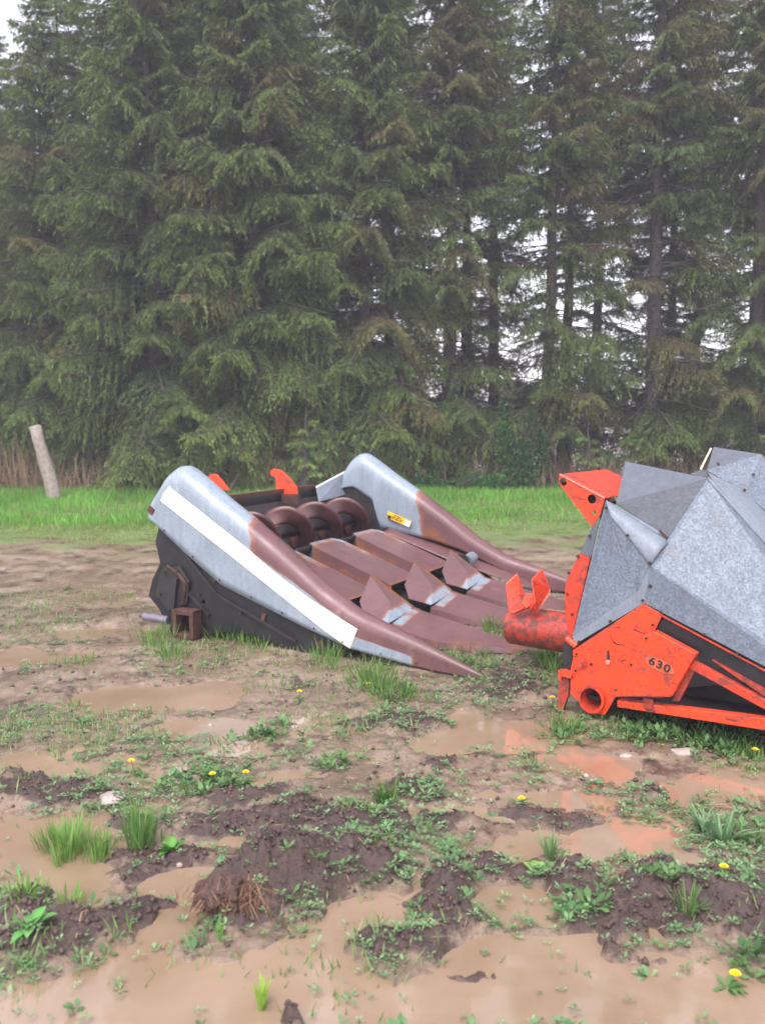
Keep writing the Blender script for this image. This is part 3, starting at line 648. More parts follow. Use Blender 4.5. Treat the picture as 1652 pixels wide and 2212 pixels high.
# feeder adapter drum with fins
dA = (-0.99, 0.75, 0.26); dB = (-0.583, 0.75, 0.299)
MB().tube([(dA[0], .75, dA[2] + .005), (dB[0] + .25, .75, dA[2] + .005)], .126, 32).build('adapter_drum', M['orange_grimy'], h2, True)
MB().tube([(dA[0] + .32, .86, dA[2] + .15), (dB[0] + .2, .86, dA[2] + .15)], .03, 12).build('upper_rail', M['orange_grimy'], h2, True)
MB().slab([(-0.977, 0.62, 0.552), (-0.943, 0.7, 0.614), (-0.895, 0.7, 0.487), (-0.889, 0.64, 0.452), (-0.939, 0.6, 0.384)], (.008, .004, 0)).build('saddle_fin', M['orange'], h2)
MB().slab([(-0.794, 0.62, 0.602), (-0.78, 0.72, 0.655), (-0.721, 0.72, 0.543), (-0.716, 0.7, 0.505), (-0.758, 0.62, 0.404), (-0.799, 0.6, 0.399), (-0.758, 0.6, 0.46)], (.008, .004, 0)).build('saddle_fin', M['orange_dirty'], h2)
MB().slab([(-0.939, 0.6, 0.384), (-0.867, 0.62, 0.446), (-0.844, 0.62, 0.413), (-0.905, 0.6, 0.376)], (0, .02, -.01)).slab([(-0.858, 0.62, 0.447), (-0.873, 0.7, 0.496), (-0.817, 0.7, 0.496), (-0.776, 0.62, 0.457), (-0.816, 0.6, 0.42)], (0, .02, -.01)).build('saddle_base', M['orange'], h2)
# end plate, drive tube, cover with number
EP = [(-0.198, 0.0, 0.366), (0.186, 0.0, 0.669), (0.288, 0.0, 0.625), (0.25, 0.0, 0.538), (0.234, 0.0, 0.399), (0.051, 0.0, 0.156), (-0.006, 0.0, 0.049), (-0.108, 0.0, 0.042), (-0.162, 0.0, 0.098), (-0.208, 0.0, 0.129), (-0.207, 0.0, 0.262), (-0.193, 0.0, 0.33)]
hb = (-0.073, 0.0, 0.128)
slot = (0.007, 0.0, 0.375)
plate('end_plate', EP, 0, .012, M['orange'], h2, holes=[(hb[0], hb[2], .061)], bevel=.002)
mb = MB(); n = 32
ring = lambda r, y: [(hb[0] + r * math.cos(2 * math.pi * k / n), y, hb[2] + r * math.sin(2 * math.pi * k / n)) for k in range(n)]
vs = ring(.074, -.001) + ring(.074, -.03) + ring(.060, -.03) + ring(.060, .5)
mb.add(vs, [(i * n + k, i * n + (k + 1) % n, (i + 1) * n + (k + 1) % n, (i + 1) * n + k) for i in range(3) for k in range(n)])
mb.build('drive_tube', M['orange_dirty'], h2, True)
MB().tube([(hb[0], .2, hb[2]), (hb[0], .21, hb[2])], .0555, 24).build('tube_inside', M['black'], h2)  # black disc in place of the darkness down the tube
MB().tube([(hb[0], .015, hb[2] + .42), (hb[0], .5, hb[2] + .42)], .03, 12).build('cross_shaft', M['black'], h2) if False else None
bq = (-0.144, 0.0, 0.306)
MB().tube([(bq[0], -.022, bq[2]), (bq[0], .0, bq[2])], .021, 20).build('bearing_hub', M['orange'], h2, True)
MB().tube([(bq[0], -.008, bq[2]), (bq[0], .0, bq[2])], .034, 20).build('bearing_flange', M['orange_dirty'], h2, True)
s0, s1 = (0.006, 0.0, 0.399), (0.009, 0.0, 0.338)
MB().slab([(s0[0] - .007, -.002, s0[2]), (s0[0] + .004, -.002, s0[2]), (s1[0] + .010, -.002, s1[2]), (s1[0] - .010, -.002, s1[2])], (0, .002, 0)).build('slot', M['black'], h2)
MB().tube([(s1[0], -.014, s1[2]), (s1[0], 0, s1[2])], .012, 12).build('pin', simple('pink_worn_pin', (.6, .25, .2), .4), h2, True)
CV = [(0.219, -0.05, 0.521), (0.27, -0.05, 0.547), (0.482, -0.05, 0.466), (0.366, -0.05, 0.228), (0.068, -0.05, 0.172)]
plate('cover_plate', CV, -.05, -.001, M['orange'], h2, bevel=.006)
# chips where the paint has flaked off the end plate
cpb = MB(); rc = random.Random(4)
def chip(pts, w, y):
    P = [Q for Q in pts]
    for (ax_, az_), (bx_, bz_) in zip(P[:-1], P[1:]):
        n_ = 5
        for i in range(n_):
            t0, t1 = i / n_, (i + 1.1) / n_; ww = w * rc.uniform(.35, 1.2)
            x0, z0, x1, z1 = ax_ + (bx_ - ax_) * t0, az_ + (bz_ - az_) * t0, ax_ + (bx_ - ax_) * t1, az_ + (bz_ - az_) * t1
            cpb.add([(x0, y, z0 - ww * .3), (x1, y, z1 - ww), (x1 + .002, y, z1 + ww * .4), (x0, y, z0 + ww)], [(0, 1, 2, 3)])
def xz(q): return (q[0], q[2])
for pts, w, y in (([xz((0.015, 0.0, 0.482)), xz((0.028, 0.0, 0.45)), xz((0.051, 0.0, 0.438)), xz((0.092, 0.0, 0.44))], .006, -.0012), ([xz((0.137, 0.0, 0.529)), xz((0.169, 0.0, 0.521)), xz((0.201, 0.0, 0.516))], .003, -.0012), ([xz((0.211, 0.0, 0.615)), xz((0.244, 0.0, 0.631))], .003, -.0012),
                  ([xz((0.031, 0.0, 0.523)), xz((0.072, 0.0, 0.529))], .003, -.0012), ([xz((0.069, 0.0, 0.348)), xz((0.099, 0.0, 0.363))], .003, -.0012), ([xz((0.112, 0.0, 0.455)), xz((0.137, 0.0, 0.454))], .002, -.0012), ([xz((0.076, 0.0, 0.383)), xz((0.103, 0.0, 0.385))], .002, -.0012),
                  ([xz((0.185, 0.0, 0.387)), xz((0.189, 0.0, 0.363))], .003, -.0512), ([xz((0.079, 0.0, 0.178)), xz((0.179, 0.0, 0.197)), xz((0.324, 0.0, 0.219))], .003, -.0512), ([xz((-0.184, 0.0, 0.18)), xz((-0.156, 0.0, 0.129))], .004, -.0012), ([xz((-0.021, 0.0, 0.072)), xz((-0.1, 0.0, 0.069))], .004, -.0012),
                  ([xz((0.104, 0.0, 0.17)), xz((0.108, 0.0, 0.232))], .002, -.0512)):
    chip(pts, w, y)
cpb.build('paint_chip', simple('bare_oxide', (.05, .018, .015), .7, 0, 40, .4), h2)['kind'] = 'stuff'
# painted number in its oval
ctr = Vector((0.301, -0.052, 0.381)); ax = (Vector((0.377, -0.052, 0.358)) - ctr); ang = math.atan2(ax.z, ax.x)
def oval(name, ra, rb, y, mat, ring_w=None):
    mb = MB(); n = 48; ca, sa = math.cos(ang), math.sin(ang)
    def P(a, b, yy): 
        return [(ctr.x + a * math.cos(t) * ca - b * math.sin(t) * sa, yy, ctr.z + a * math.cos(t) * sa + b * math.sin(t) * ca) for t in [2 * math.pi * k / n for k in range(n)]]
    if ring_w:
        mb.add(P(ra, rb, y) + P(ra - ring_w, rb - ring_w, y), [(k, (k + 1) % n, n + (k + 1) % n, n + k) for k in range(n)])
    else: mb.add(P(ra, rb, y), [tuple(range(n))])
    return mb.build(name, mat, h2)
oval('badge', .082, .034, -.0515, simple('badge_orange', (.55, .10, .05), .4), None)
oval('badge_rim', .082, .034, -.0525, simple('badge_rim_red', (.34, .05, .03), .5), .003)
cu = bpy.data.curves.new('number', 'FONT'); cu.body = '630'; cu.size = .056; cu.align_x = 'CENTER'; cu.align_y = 'CENTER'; cu.extrude = .0008; cu.offset = .0012; cu.space_character = 1.18
to = bpy.data.objects.new('tmp', cu); COL.objects.link(to); bpy.context.view_layer.update()
me = bpy.data.meshes.new_from_object(to.evaluated_get(bpy.context.evaluated_depsgraph_get())); bpy.data.objects.remove(to)
no = bpy.data.objects.new('number_630', me); COL.objects.link(no); me.materials.clear(); me.materials.append(M['ink']); no.parent = h2
no.location = (ctr.x, -.054, ctr.z); no.rotation_euler = (R(90), -ang, 0); no.scale = (1.22, 1, 1)
# dark chain case, arms, bars
def ep(p, q, k): return ext(p, q, k)
BT0, BT1 = (0.28, 0.02, 0.619), (0.783, 0.02, 0.423); BB0, BB1 = (0.239, 0.02, 0.53), (0.788, 0.02, 0.306)
plate('chain_case', [BT0, ext(BT0, BT1, 1.9), ext(BB0, BB1, 1.9), BB0], .02, .06, M['darkplate'], h2)
MB().bar(BT0[:1] + (.012,) + BT0[2:], (ext(BT0, BT1, 1.9)[0], .012, ext(BT0, BT1, 1.9)[2]), .008, .008).build('case_edge', M['orange_dirty'], h2)
a0, a1 = (0.457, 0.0, 0.418), (0.794, 0.0, 0.291); c0, c1 = (0.44, 0.0, 0.379), (0.796, 0.0, 0.245)
plate('upper_arm', [a0, ext(a0, a1, 2), ext(c0, c1, 2), c0], -.02, .02, M['orange_dirty'], h2, bevel=.003)
a0, a1 = (0.542, 0.0, 0.435), (0.793, 0.0, 0.334); c1 = (0.794, 0.0, 0.3)
plate('guard_strip', [a0, ext(a0, a1, 2.4), ext(a0, c1, 2.4)], -.004, .018, M['orange_grimy'], h2)
plate('strut', [(0.44, 0.0, 0.376), (0.468, 0.0, 0.381), (0.39, 0.0, 0.203), (0.353, 0.0, 0.196)], -.012, .018, M['orange_grimy'], h2)
a0, a1 = (0.069, 0.0, 0.149), (0.798, 0.0, 0.201); c0, c1 = (0.07, 0.0, 0.112), (0.8, 0.0, 0.143)
plate('lower_bar', [a0, ext(a0, a1, 1.9), ext(c0, c1, 1.9), c0], -.02, .035, M['orange'], h2, bevel=.004)
MB().box((0.238, -0.022, 0.165), (.05, .008, .05)).build('bar_clamp', M['orange_grimy'], h2)
MB().slab([(-0.061, 0.3, 0.08), ext((-0.061, 0.3, 0.08), (0.71, 0.3, 0.296), 2), ext((-0.058, 0.3, -0.038), (0.718, 0.3, 0.082), 2), (-0.058, 0.3, -0.025)], (0, .02, 0)).build('inner_side_sheet', M['black'], h2)
MB().slab([(-.2, .05, .12), (1.6, .05, .2), (1.6, 2.6, .2), (-.2, 2.6, .12)], (0, 0, -.02)).build('floor_sheet', M['black'], h2)
MB().slab([(-.2, .02, .45), (-.2, 2.6, .45), (-.1, 2.6, .95), (-.1, .16, .95)], (-.01, 0, 0)).build('trough_back', M['orange_grimy'], h2)
MB().slab([(-.2, .02, .15), (-.2, 2.6, .15), (-.2, 2.6, .45), (-.2, .02, .45)], (-.01, 0, 0)).build('rear_sheet', M['darkplate'], h2)
for y in (.9, 1.9): MB().bar((-.25, y, .05), (-.22, y, .9), .07, .07, (0, 1, 0)).build('rear_post', M['orange_dirty'], h2)
# rear knob, dark upright, bracket, stand leg
MB().tube([(-0.233, 0.0, 0.428), (-0.178, 0.0, 0.393)], .018, 10).build('rear_knob', M['orange'], h2, True)
MB().bar((-0.246, 0.05, 0.394), (-0.243, 0.05, 0.235), .05, .03, (0, 1, 0)).build('rear_upright', M['black'], h2)
plate('leg_bracket', [(-0.276, -0.01, 0.248), (-0.232, -0.01, 0.261), (-0.191, -0.01, 0.247), (-0.19, -0.01, 0.214), (-0.253, -0.01, 0.221), (-0.258, -0.01, 0.194), (-0.272, -0.01, 0.197)], -.014, .0, M['orange'], h2)
plate('stand_leg', [(-0.269, 0.01, 0.208), (-0.217, 0.01, 0.207), (-0.22, 0.01, 0.12), (-0.238, 0.01, 0.065), (-0.264, 0.01, -0.023), (-0.287, 0.01, -0.009), (-0.278, 0.01, 0.109)], .005, .03, M['orange_grimy'], h2)
# bolts
for (p, r_) in (((-0.062, 0.08, 1.136), .008), ((0.081, 0.035, 1.007), .007), ((0.217, 0.0, 0.878), .009), ((0.22, 0.005, 0.763), .009), ((0.186, -0.004, 0.686), .007), ((0.014, -0.002, 0.555), .008), ((-0.16, -0.004, 0.422), .007), ((0.467, 0.1, 0.697), .009),
               ((0.723, 0.04, 0.589), .010), ((0.281, -0.004, 0.639), .007), ((0.662, -0.004, 0.489), .007), ((0.501, -0.004, 0.558), .006), ((0.23, -0.053, 0.507), .007), ((0.154, -0.053, 0.359), .006), ((0.076, -0.053, 0.212), .007),
               ((-0.172, -0.004, 0.352), .006), ((-0.174, -0.004, 0.261), .007), ((-0.086, -0.004, 0.311), .008), ((-0.188, -0.016, 0.228), .006), ((0.051, -0.004, 0.999) if False else (-0.155, 0.09, 0.979), .008), ((-0.225, 0.097, 0.862), .008), ((-0.276, 0.098, 0.765), .007),
               ((-0.282, 0.098, 0.649), .006), ((-0.252, 0.098, 0.54), .008), ((0.243, -0.004, 0.568), .007)):
    MB().tube([p, (p[0], p[1] - .009, p[2])], r_, 6).build('bolt', M['bolt'], h2)
for p in ((0.146, 1.25, 1.328), (0.212, 1.15, 1.221), (0.315, 1.1, 1.179), (0.352, 1.1, 1.189), (0.369, 1.2, 1.274), (0.33, 1.0, 1.108), (0.46, 1.0, 1.018)):
    MB().tube([(p[0], p[1] - .05, p[2]), (p[0], p[1] - .058, p[2] + .004)], .010, 6).build('bolt', M['bolt'], h2)
# front snouts (outside the photograph's right edge)
for k in range(3):
    y = .2 + 1.0 * k
    MB().add([(1.25, y - .25, .0), (1.25, y + .25, .0), (1.2, y, .42), (2.5, y, .0)], [(0, 1, 2), (0, 2, 3), (1, 3, 2), (0, 3, 1)]).build('snout', M['galv'], h2)
# ------------------------------------------------------------------ foliage materials
def leafmat(name, hue=1., rough=.6, trans=.25):
    m, t, b = newmat(name)
    a = attr(t, 'tint')
    t.links.new(a.outputs['Color'], b.inputs['Base Color']); b.inputs['Roughness'].default_value = rough
    b.inputs['Specular IOR Level'].default_value = .3
    if trans:
        tr = node(t, "ShaderNodeBsdfTranslucent"); t.links.new(a.outputs['Color'], tr.inputs['Color'])
        ms = node(t, "ShaderNodeMixShader"); ms.inputs[0].default_value = trans
        t.links.new(b.outputs[0], ms.inputs[1]); t.links.new(tr.outputs[0], ms.inputs[2])
        out = [n for n in t.nodes if n.type == 'OUTPUT_MATERIAL'][0]; t.links.new(ms.outputs[0], out.inputs['Surface'])
    return m
M['needle'] = leafmat('spruce_needles', trans=.2); M['grass'] = leafmat('grass_blades', trans=.35); M['leaf'] = leafmat('weed_leaves', trans=.25)
M['straw'] = leafmat('dead_straw', trans=.1); M['petal'] = simple('dandelion_yellow', (.85, .60, .01), .6, 0, 60, .2)
M['bark'] = simple('spruce_bark', (.055, .042, .040), .9, 0, 14, .55, .8); M['twig'] = simple('dead_twig', (.060, .045, .040), .9, 0, 10, .4)
M['deadwood'] = simple('weathered_post', (.25, .21, .18), .8, 0, 18, .35, .5)
M['stone'] = simple('pale_stone', (.34, .28, .25), .7, 0, 15, .25)

def norm(v): return v / np.maximum(np.linalg.norm(v, axis=-1, keepdims=True), 1e-9)
class LeafSet:
    """collects kite-shaped leaves: base point, direction, width vector, colour"""
    def __init__(s): s.V = []; s.C = []
    def kites(s, p, d, w, col, fat=.45):
        """p base (n,3), d full-length vector (n,3), w half-width vector (n,3)"""
        q = np.stack([p, p + d * fat + w, p + d, p + d * fat - w], 1); s.V.append(q); s.C.append(np.repeat(col[:, None, :], 4, 1))
    def arrays(s):
        V = np.concatenate(s.V).reshape(-1, 3); C = np.concatenate(s.C).reshape(-1, 3); return V, C
def leaf_mesh(name, V, C, mat, parent=None):
    n = len(V) // 4
    C4 = np.concatenate([C, np.ones((len(C), 1))], 1)
    return np_mesh(name, V, np.arange(n * 4).reshape(n, 4), mat, {'tint': ('FLOAT_COLOR', C4)}, False, parent)

def bough(L, rg, density=1., droop=.5, hang=1.):
    """one spruce bough growing along +x: drooping side twigs carrying needle sprays"""
    ls = LeafSet(); n = int(L / .085 * density) + 3
    t = np.sort(rg.uniform(.10, 1, n)); t[-1] = 1
    ax = np.stack([L * t * (1 - .06 * t), .05 * L * np.sin(t * 3 + rg.uniform(0, 6)), L * (.10 * t - droop * t ** 2 + droop * .45 * t ** 3)], 1)
    tang = norm(np.stack([np.ones(n), np.zeros(n), .10 - 2 * droop * t + 1.35 * droop * t ** 2], 1))
    P = []; D = []; Wd = []; Cc = []
    for side in (-1, 1, 0):
        m = n if side else n // 2
        for i in range(m):
            tt = t[i if side else i * 2]; a = ax[i if side else i * 2]; tg = tang[i if side else i * 2]
            l = (.10 + .42 * min(L, 2.6) * (1 - tt) ** .7 * min(1, tt * 3.0 + .1)) * rg.uniform(.65, 1.15)
            if side == 0: l *= .35
            ang = rg.uniform(.65, 1.05)
            d = tg * math.cos(ang) + np.array([0, side * math.sin(ang), 0]) + np.array([0, 0, rg.uniform(-.25, .1) - (.8 * hang if side == 0 else 0)])
            d = d / np.linalg.norm(d)
            k = max(2, int(l / .048)); u = (np.arange(k) + rg.random(k) * .6) / k
            pts = a + d * (l * u)[:, None] + np.array([0, 0, -1.]) * (hang * .75 * l * u ** 2 * l / (l + .25))[:, None]
            dd = norm(np.repeat(d[None], k, 0) + np.array([0, 0, -1.]) * (hang * 1.1 * u * l / (l + .25))[:, None])
            # hanging twiglets make the curtain, side twiglets the spray
            for rep in range(3):
                sd = norm(dd + rg.normal(0, .55, (k, 3)) + np.array([0, 0, (-.05, -.65 * hang, -.3)[rep]]))
                ln = rg.uniform(.06, .15, k) * (1.1 if rep == 1 else .85)
                wv = norm(np.cross(sd, rg.normal(0, 1, (k, 3)))) * rg.uniform(.006, .012, k)[:, None]
                P.append(pts); D.append(sd * ln[:, None]); Wd.append(wv)
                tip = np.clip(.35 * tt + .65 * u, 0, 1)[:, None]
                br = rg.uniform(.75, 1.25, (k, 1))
                c = (np.array([.022, .038, .018]) * (1 - tip) + np.array([.112, .166, .038]) * tip) * br  # fresh green tips; the bough's dark inner shade is painted in too
                dead = rg.random((k, 1)) < .10 * (1.4 - tip)
                c = np.where(dead, np.array([.085, .055, .035]) * br, c)
                Cc.append(c)
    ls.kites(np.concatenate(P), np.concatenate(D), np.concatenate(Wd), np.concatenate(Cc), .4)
    return ls.arrays()
BL = [3.9, 3.3, 2.8, 2.2, 1.7, 1.2, .8, .45]
rgb = np.random.default_rng(5)
BOUGH = [[bough(l, rgb, 1., rgb.uniform(.34, .58), rgb.uniform(1., 1.5)) for _ in range(3)] for l in BL]
def tube_np(path, rad, n):
    P = np.array(path, float); T = np.gradient(P, axis=0); T = norm(T); ref = np.array([0., 0, 1]) if abs(T[0][2]) < .8 else np.array([1., 0, 0])
    A = norm(np.cross(T, ref)); B = np.cross(T, A); an = np.arange(n) * 2 * math.pi / n
    V = P[:, None] + np.array(rad)[:, None, None] * (np.cos(an)[None, :, None] * A[:, None] + np.sin(an)[None, :, None] * B[:, None])
    k = len(P); i = np.arange(k - 1)[:, None]; j = np.arange(n)[None]
    F = np.stack([i * n + j, i * n + (j + 1) % n, (i + 1) * n + (j + 1) % n, (i + 1) * n + j], -1).reshape(-1, 4)
    return V.reshape(-1, 3), F
def joinvf(items):
    V = []; F = []; o = 0
    for v, f in items: V.append(v); F.append(f + o); o += len(v)
    return np.concatenate(V), np.concatenate(F)
def make_spruce(name, seed, H=15.5, Rm=3.1, low=.4, sparse_below=0., keep=1., rt=.20, cones=.25, bright=1.):
    """returns (root, trunk, limbs, crown)"""
    rg = np.random.default_rng(seed)
    root = thing(name, '', 'tree')
    zs = np.linspace(-.1, H, 14); wob = np.cumsum(rg.normal(0, .02, (14, 2)), 0); rad = rt * (1 - zs / H * .97) + .10 * np.exp(-np.clip(zs, 0, 9) * 2.2)
    v, f = tube_np(np.column_stack([wob, zs]), rad, 12); np_mesh('trunk', v, f, M['bark'], {}, True, root)
    V = []; C = []; limbs = []
    z = low; 
    while z < H - .3:
        q = z / H; Lm = Rm * (1 - q) ** .72 * (1. if z > 1.2 else .9)
        m = 5 if z < 7 else 6; a0 = rg.uniform(0, 6.28)
        for b in range(m):
            az = a0 + b * 2 * math.pi / m + rg.normal(0, .2); L = Lm * rg.uniform(.68, 1.12)
            front = -math.sin(az)                    # 1 when it points to the open yard (-y)
            bare = z < sparse_below and rg.random() < (.84 - .55 * max(0, front) * (1 if z > 1.5 else .6))
            zz = z + rg.uniform(-.12, .12); tr = np.array([np.interp(zz, zs, wob[:, 0]), np.interp(zz, zs, wob[:, 1]), zz])
            ca, sa = math.cos(az), math.sin(az); Rz = np.array([[ca, -sa, 0], [sa, ca, 0], [0, 0, 1]])
            if not bare and rg.random() < keep:
                k = int(np.argmin([abs(l - L) for l in BL])); bv, bc = BOUGH[k][rg.integers(3)]; sc = L / BL[k]
                up = .45 * q ** 1.5                  # upper branches rise
                tilt = rg.normal(0, .07) - up + (.06 if z < 4 else 0); ct, st = math.cos(tilt), math.sin(tilt)
                Ry = np.array([[ct, 0, st], [0, 1, 0], [-st, 0, ct]]); fl = np.array([1, rg.choice([-1, 1]), 1])
                V.append((bv * fl * sc) @ Ry.T @ Rz.T + tr)
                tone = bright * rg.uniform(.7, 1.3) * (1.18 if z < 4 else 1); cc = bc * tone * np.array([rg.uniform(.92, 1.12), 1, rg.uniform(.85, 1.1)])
                if rg.random() < cones * (.25 + 1.3 * q): cc = cc * .75 + np.array([.055, .020, .018])
                C.append(cc)
                tt = np.linspace(0, .9, 5); p = np.stack([L * tt, 0 * tt, L * (.10 * tt - .42 * tt ** 2 + .19 * tt ** 3)], 1) @ Ry.T @ Rz.T + tr
                limbs.append(tube_np(p, .028 * (1 - tt * .8) * (L / 3) + .004, 4))
            else:
                L2 = L * rg.uniform(.45, .95); tt = np.linspace(0, 1, 4); dr = rg.uniform(.05, .35)
                p = np.stack([L2 * tt, 0 * tt, -dr * L2 * tt ** 1.5], 1) @ Rz.T + tr
                limbs.append(tube_np(p, .016 * (1 - tt * .7) + .003, 3))
                for s_ in range(int(L2 * 5)):
                    u = rg.uniform(.25, 1); base = np.array([L2 * u, 0, -dr * L2 * u ** 1.5]); l3 = rg.uniform(.15, .55) * (1.2 - u)
                    e = base + l3 * np.array([.6, rg.choice([-.8, .8]), rg.uniform(-.7, .1)])
                    limbs.append(tube_np(np.stack([base, (base + e) / 2 - [0, 0, .02], e]) @ Rz.T + tr, [.006, .005, .003], 3))
        z += rg.uniform(.23, .34) if z < H * .7 else .22
    # leader
    v, f = joinvf(limbs); np_mesh('limbs', v, f, M['twig'], {}, False, root)['kind'] = 'stuff'
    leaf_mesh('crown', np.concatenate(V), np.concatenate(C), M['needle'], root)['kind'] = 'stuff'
    return root
def copy_tree(root):
    r = root.copy(); COL.objects.link(r)
    for ch in list(root.children):
        c = ch.copy(); COL.objects.link(c); c.parent = r
    return r
SP = {'dense': make_spruce('spruce_tree', 21, 15.0, 3.6, .5, 0, .97, .19, .10, 1.1),
      'dense2': make_spruce('spruce_tree', 22, 14.0, 3.4, .35, 0, .95, .17, .15, 1.2),
      'open': make_spruce('spruce_tree', 23, 15.5, 2.75, .9, 7.0, .97, .19, .35, 1.0),
      'open2': make_spruce('spruce_tree', 24, 14.5, 2.6, .7, 5.6, .97, .16, .35, 1.05),
      'bare': make_spruce('spruce_tree', 25, 15.0, 2.3, 1.2, 7.2, .9, .17, .4, .95)}
used = set()
def place_tree(kind, x, y, sc, rz, label, group):
    r = SP[kind] if kind not in used else copy_tree(SP[kind]); used.add(kind)
    r.location = (x, y, gz(x, y) - .05); r.rotation_euler = (0, 0, rz); r.scale = (sc, sc, sc); r['label'] = label; r['group'] = group; r['category'] = 'tree'
    return r
FG = 'spruces along the front of the windbreak'
FRONT = [('dense', -11.2, 20.6, .92, 1.1, 'tall dense spruce cut by the left edge of the photo, behind the leaning post'),
         ('dense2', -7.2, 21.2, .88, 2.0, 'low dense dark-green spruce standing just right of the leaning post'),
         ('dense', -5.0, 20.4, 1.03, 3.7, 'tall dense spruce behind the rear end of the striped corn head'),
         ('dense2', -2.7, 20.2, 1.06, 5.0, 'dense spruce with drooping green skirts behind the two orange hooks'),
         ('dense2', -.4, 20.6, 1.0, .6, 'spruce with a low bough reaching out over the far divider of the striped corn head'),
         ('open', 1.45, 20.8, .98, 0.1, 'open-bottomed spruce with two bare dark trunk lengths showing right of the striped corn head'),
         ('open2', 3.6, 20.4, 1.0, .5, 'spruce with sparse lower boughs right behind the leafy green shrub'),
         ('open', 5.9, 20.7, 1.02, 1.2, 'spruce with reddish-brown cones behind the orange corn head beam'),
         ('open2', 8.1, 20.5, 1.05, 6.0, 'rightmost front spruce, behind the grey hoods of the orange corn head'),
         ('open', 10.6, 20.8, 1.0, 2.6, 'spruce cut by the right edge of the photo')]
for k, x, y, sc, rz, lab in FRONT: place_tree(k, x, y, sc, rz, lab, FG)
rgt = np.random.default_rng(3)
for row, (yy, n0, off) in enumerate(((23.0, 10, .3), (25.2, 9, 1.1))):
    for i in range(n0):
        x = -11 + off + i * 2.55 + rgt.normal(0, .25)
        place_tree(('dense', 'dense2')[i % 2] if x < -1.5 else ('bare', 'open', 'bare', 'open2')[(i + row) % 4], x, yy + rgt.normal(0, .25), rgt.uniform(.9, 1.05) * (.8 if -10.5 < x < -6.6 else 1), rgt.uniform(0, 6.28),
                   'dark spruce in the rear rows, seen only through gaps between the front spruces', 'spruces in the rear rows of the windbreak')
# young spruces with yellow-green tips at the photo's sides
def young(seed, x, y, H, lab):
    r = make_spruce('young_spruce', seed, H, H * .36, .15, 0, 1, .05, 0, 1.9); r.location = (x, y, gz(x, y)); r['label'] = lab
    return r
young(31, 7.55, 16.8, 3.0, 'young yellow-green spruce at the right edge behind the grey hoods')
young(32, -9.1, 18.6, 3.3, 'young yellow-green spruce at the left edge beside the leaning post')
young(33, 3.9, 17.6, 1.5, 'small yellowish spruce growing low behind the orange corn head')
young(34, -1.6, 18.3, 1.75, 'small spruce growing low between the two dividers of the striped corn head')

# leaning grey post
pb = (-6.017, 17.0, 0.286); pb = (pb[0], 17.0); pz = gz(*pb)
pt = (-6.368, 17.1, 1.473)
v, f = tube_np([(pb[0] + (pt[0] - pb[0]) * t + .02 * math.sin(t * 5), pb[1] + (17.1 - pb[1]) * t, pz - .1 + (pt[2] - pz + .1) * t) for t in np.linspace(0, 1, 8)], [.14, .13, .125, .12, .115, .115, .11, .10], 12)
v = v + (rgt.normal(0, .007, v.shape)); post = np_mesh('leaning_post', v, np.vstack([f]), M['deadwood'], {}, True)
bm = bmesh.new(); bm.from_mesh(post.data); bmesh.ops.holes_fill(bm, edges=[e for e in bm.edges if e.is_boundary]); bm.to_mesh(post.data); bm.free()
tag(post, 'weathered grey wooden post leaning left in front of the dark spruces', 'post')

# ------------------------------------------------------------------ leafy shrub and undergrowth
def leafcloud(n, cx, cy, rx, ry, h, size, c0, c1, rg, z0=0., shape=1.6):
    a = rg.uniform(0, 2 * math.pi, n); r = np.sqrt(rg.random(n)); zz = rg.random(n) ** .8
    k = (1 - zz ** shape * .7) * (.75 + .25 * np.sin(a * 3 + zz * 7))
    p = np.stack([cx + rx * r * k * np.cos(a), cy + ry * r * k * np.sin(a), z0 + h * zz], 1)
    d = norm(rg.normal(0, 1, (n, 3)) + [0, 0, -.2]) * (size * rg.uniform(.6, 1.3, n))[:, None]
    w = norm(np.cross(d, rg.normal(0, 1, (n, 3)))) * (size * .33)
    t = rg.random((n, 1)); return p, d, w, np.array(c0) * (1 - t) + np.array(c1) * t
rgs = np.random.default_rng(8)
def shrub(x, y, rx, ry, h, n, size, c0, c1, label, name='leafy_shrub'):
    root = thing(name, label, 'shrub', (x, y, gz(x, y))); ls = LeafSet(); nc = 9
    for i in range(nc):
        ax, ay = rgs.uniform(-.7, .7) * rx, rgs.uniform(-.7, .7) * ry
        ls.kites(*leafcloud(n // nc, ax, ay, rx * .45, ry * .45, h * rgs.uniform(.5, 1), size, c0, c1, rgs))
    V, C = ls.arrays(); leaf_mesh('foliage', V, C, M['leaf'], root)
    st = [tube_np(np.array([(0, 0, 0), (rgs.uniform(-.3, .3) * rx, rgs.uniform(-.3, .3) * ry, h * .4), (rgs.uniform(-.7, .7) * rx, rgs.uniform(-.6, .6) * ry, h * rgs.uniform(.6, .95))]), [.015, .01, .005], 4) for _ in range(14)]
    v, f = joinvf(st); np_mesh('stems', v, f, M['twig'], {}, False, root); return root
shrub(2.9, 18.9, .75, .5, 1.9, 4200, .07, (.022, .070, .018), (.045, .13, .030), 'bright green leafy shrub at the foot of the spruces right of the striped corn head')
shrub(1.55, 18.6, 1.1, .4, .45, 2200, .06, (.03, .10, .02), (.06, .18, .04), 'low patch of green leaves on the grass edge beyond the far divider', 'leafy_shrub')
def stuff_leaves(name, ls, mat, label=None):
    V, C = ls.arrays(); o = leaf_mesh(name, V, C, mat); tag(o, label, None, None, 'stuff'); return o
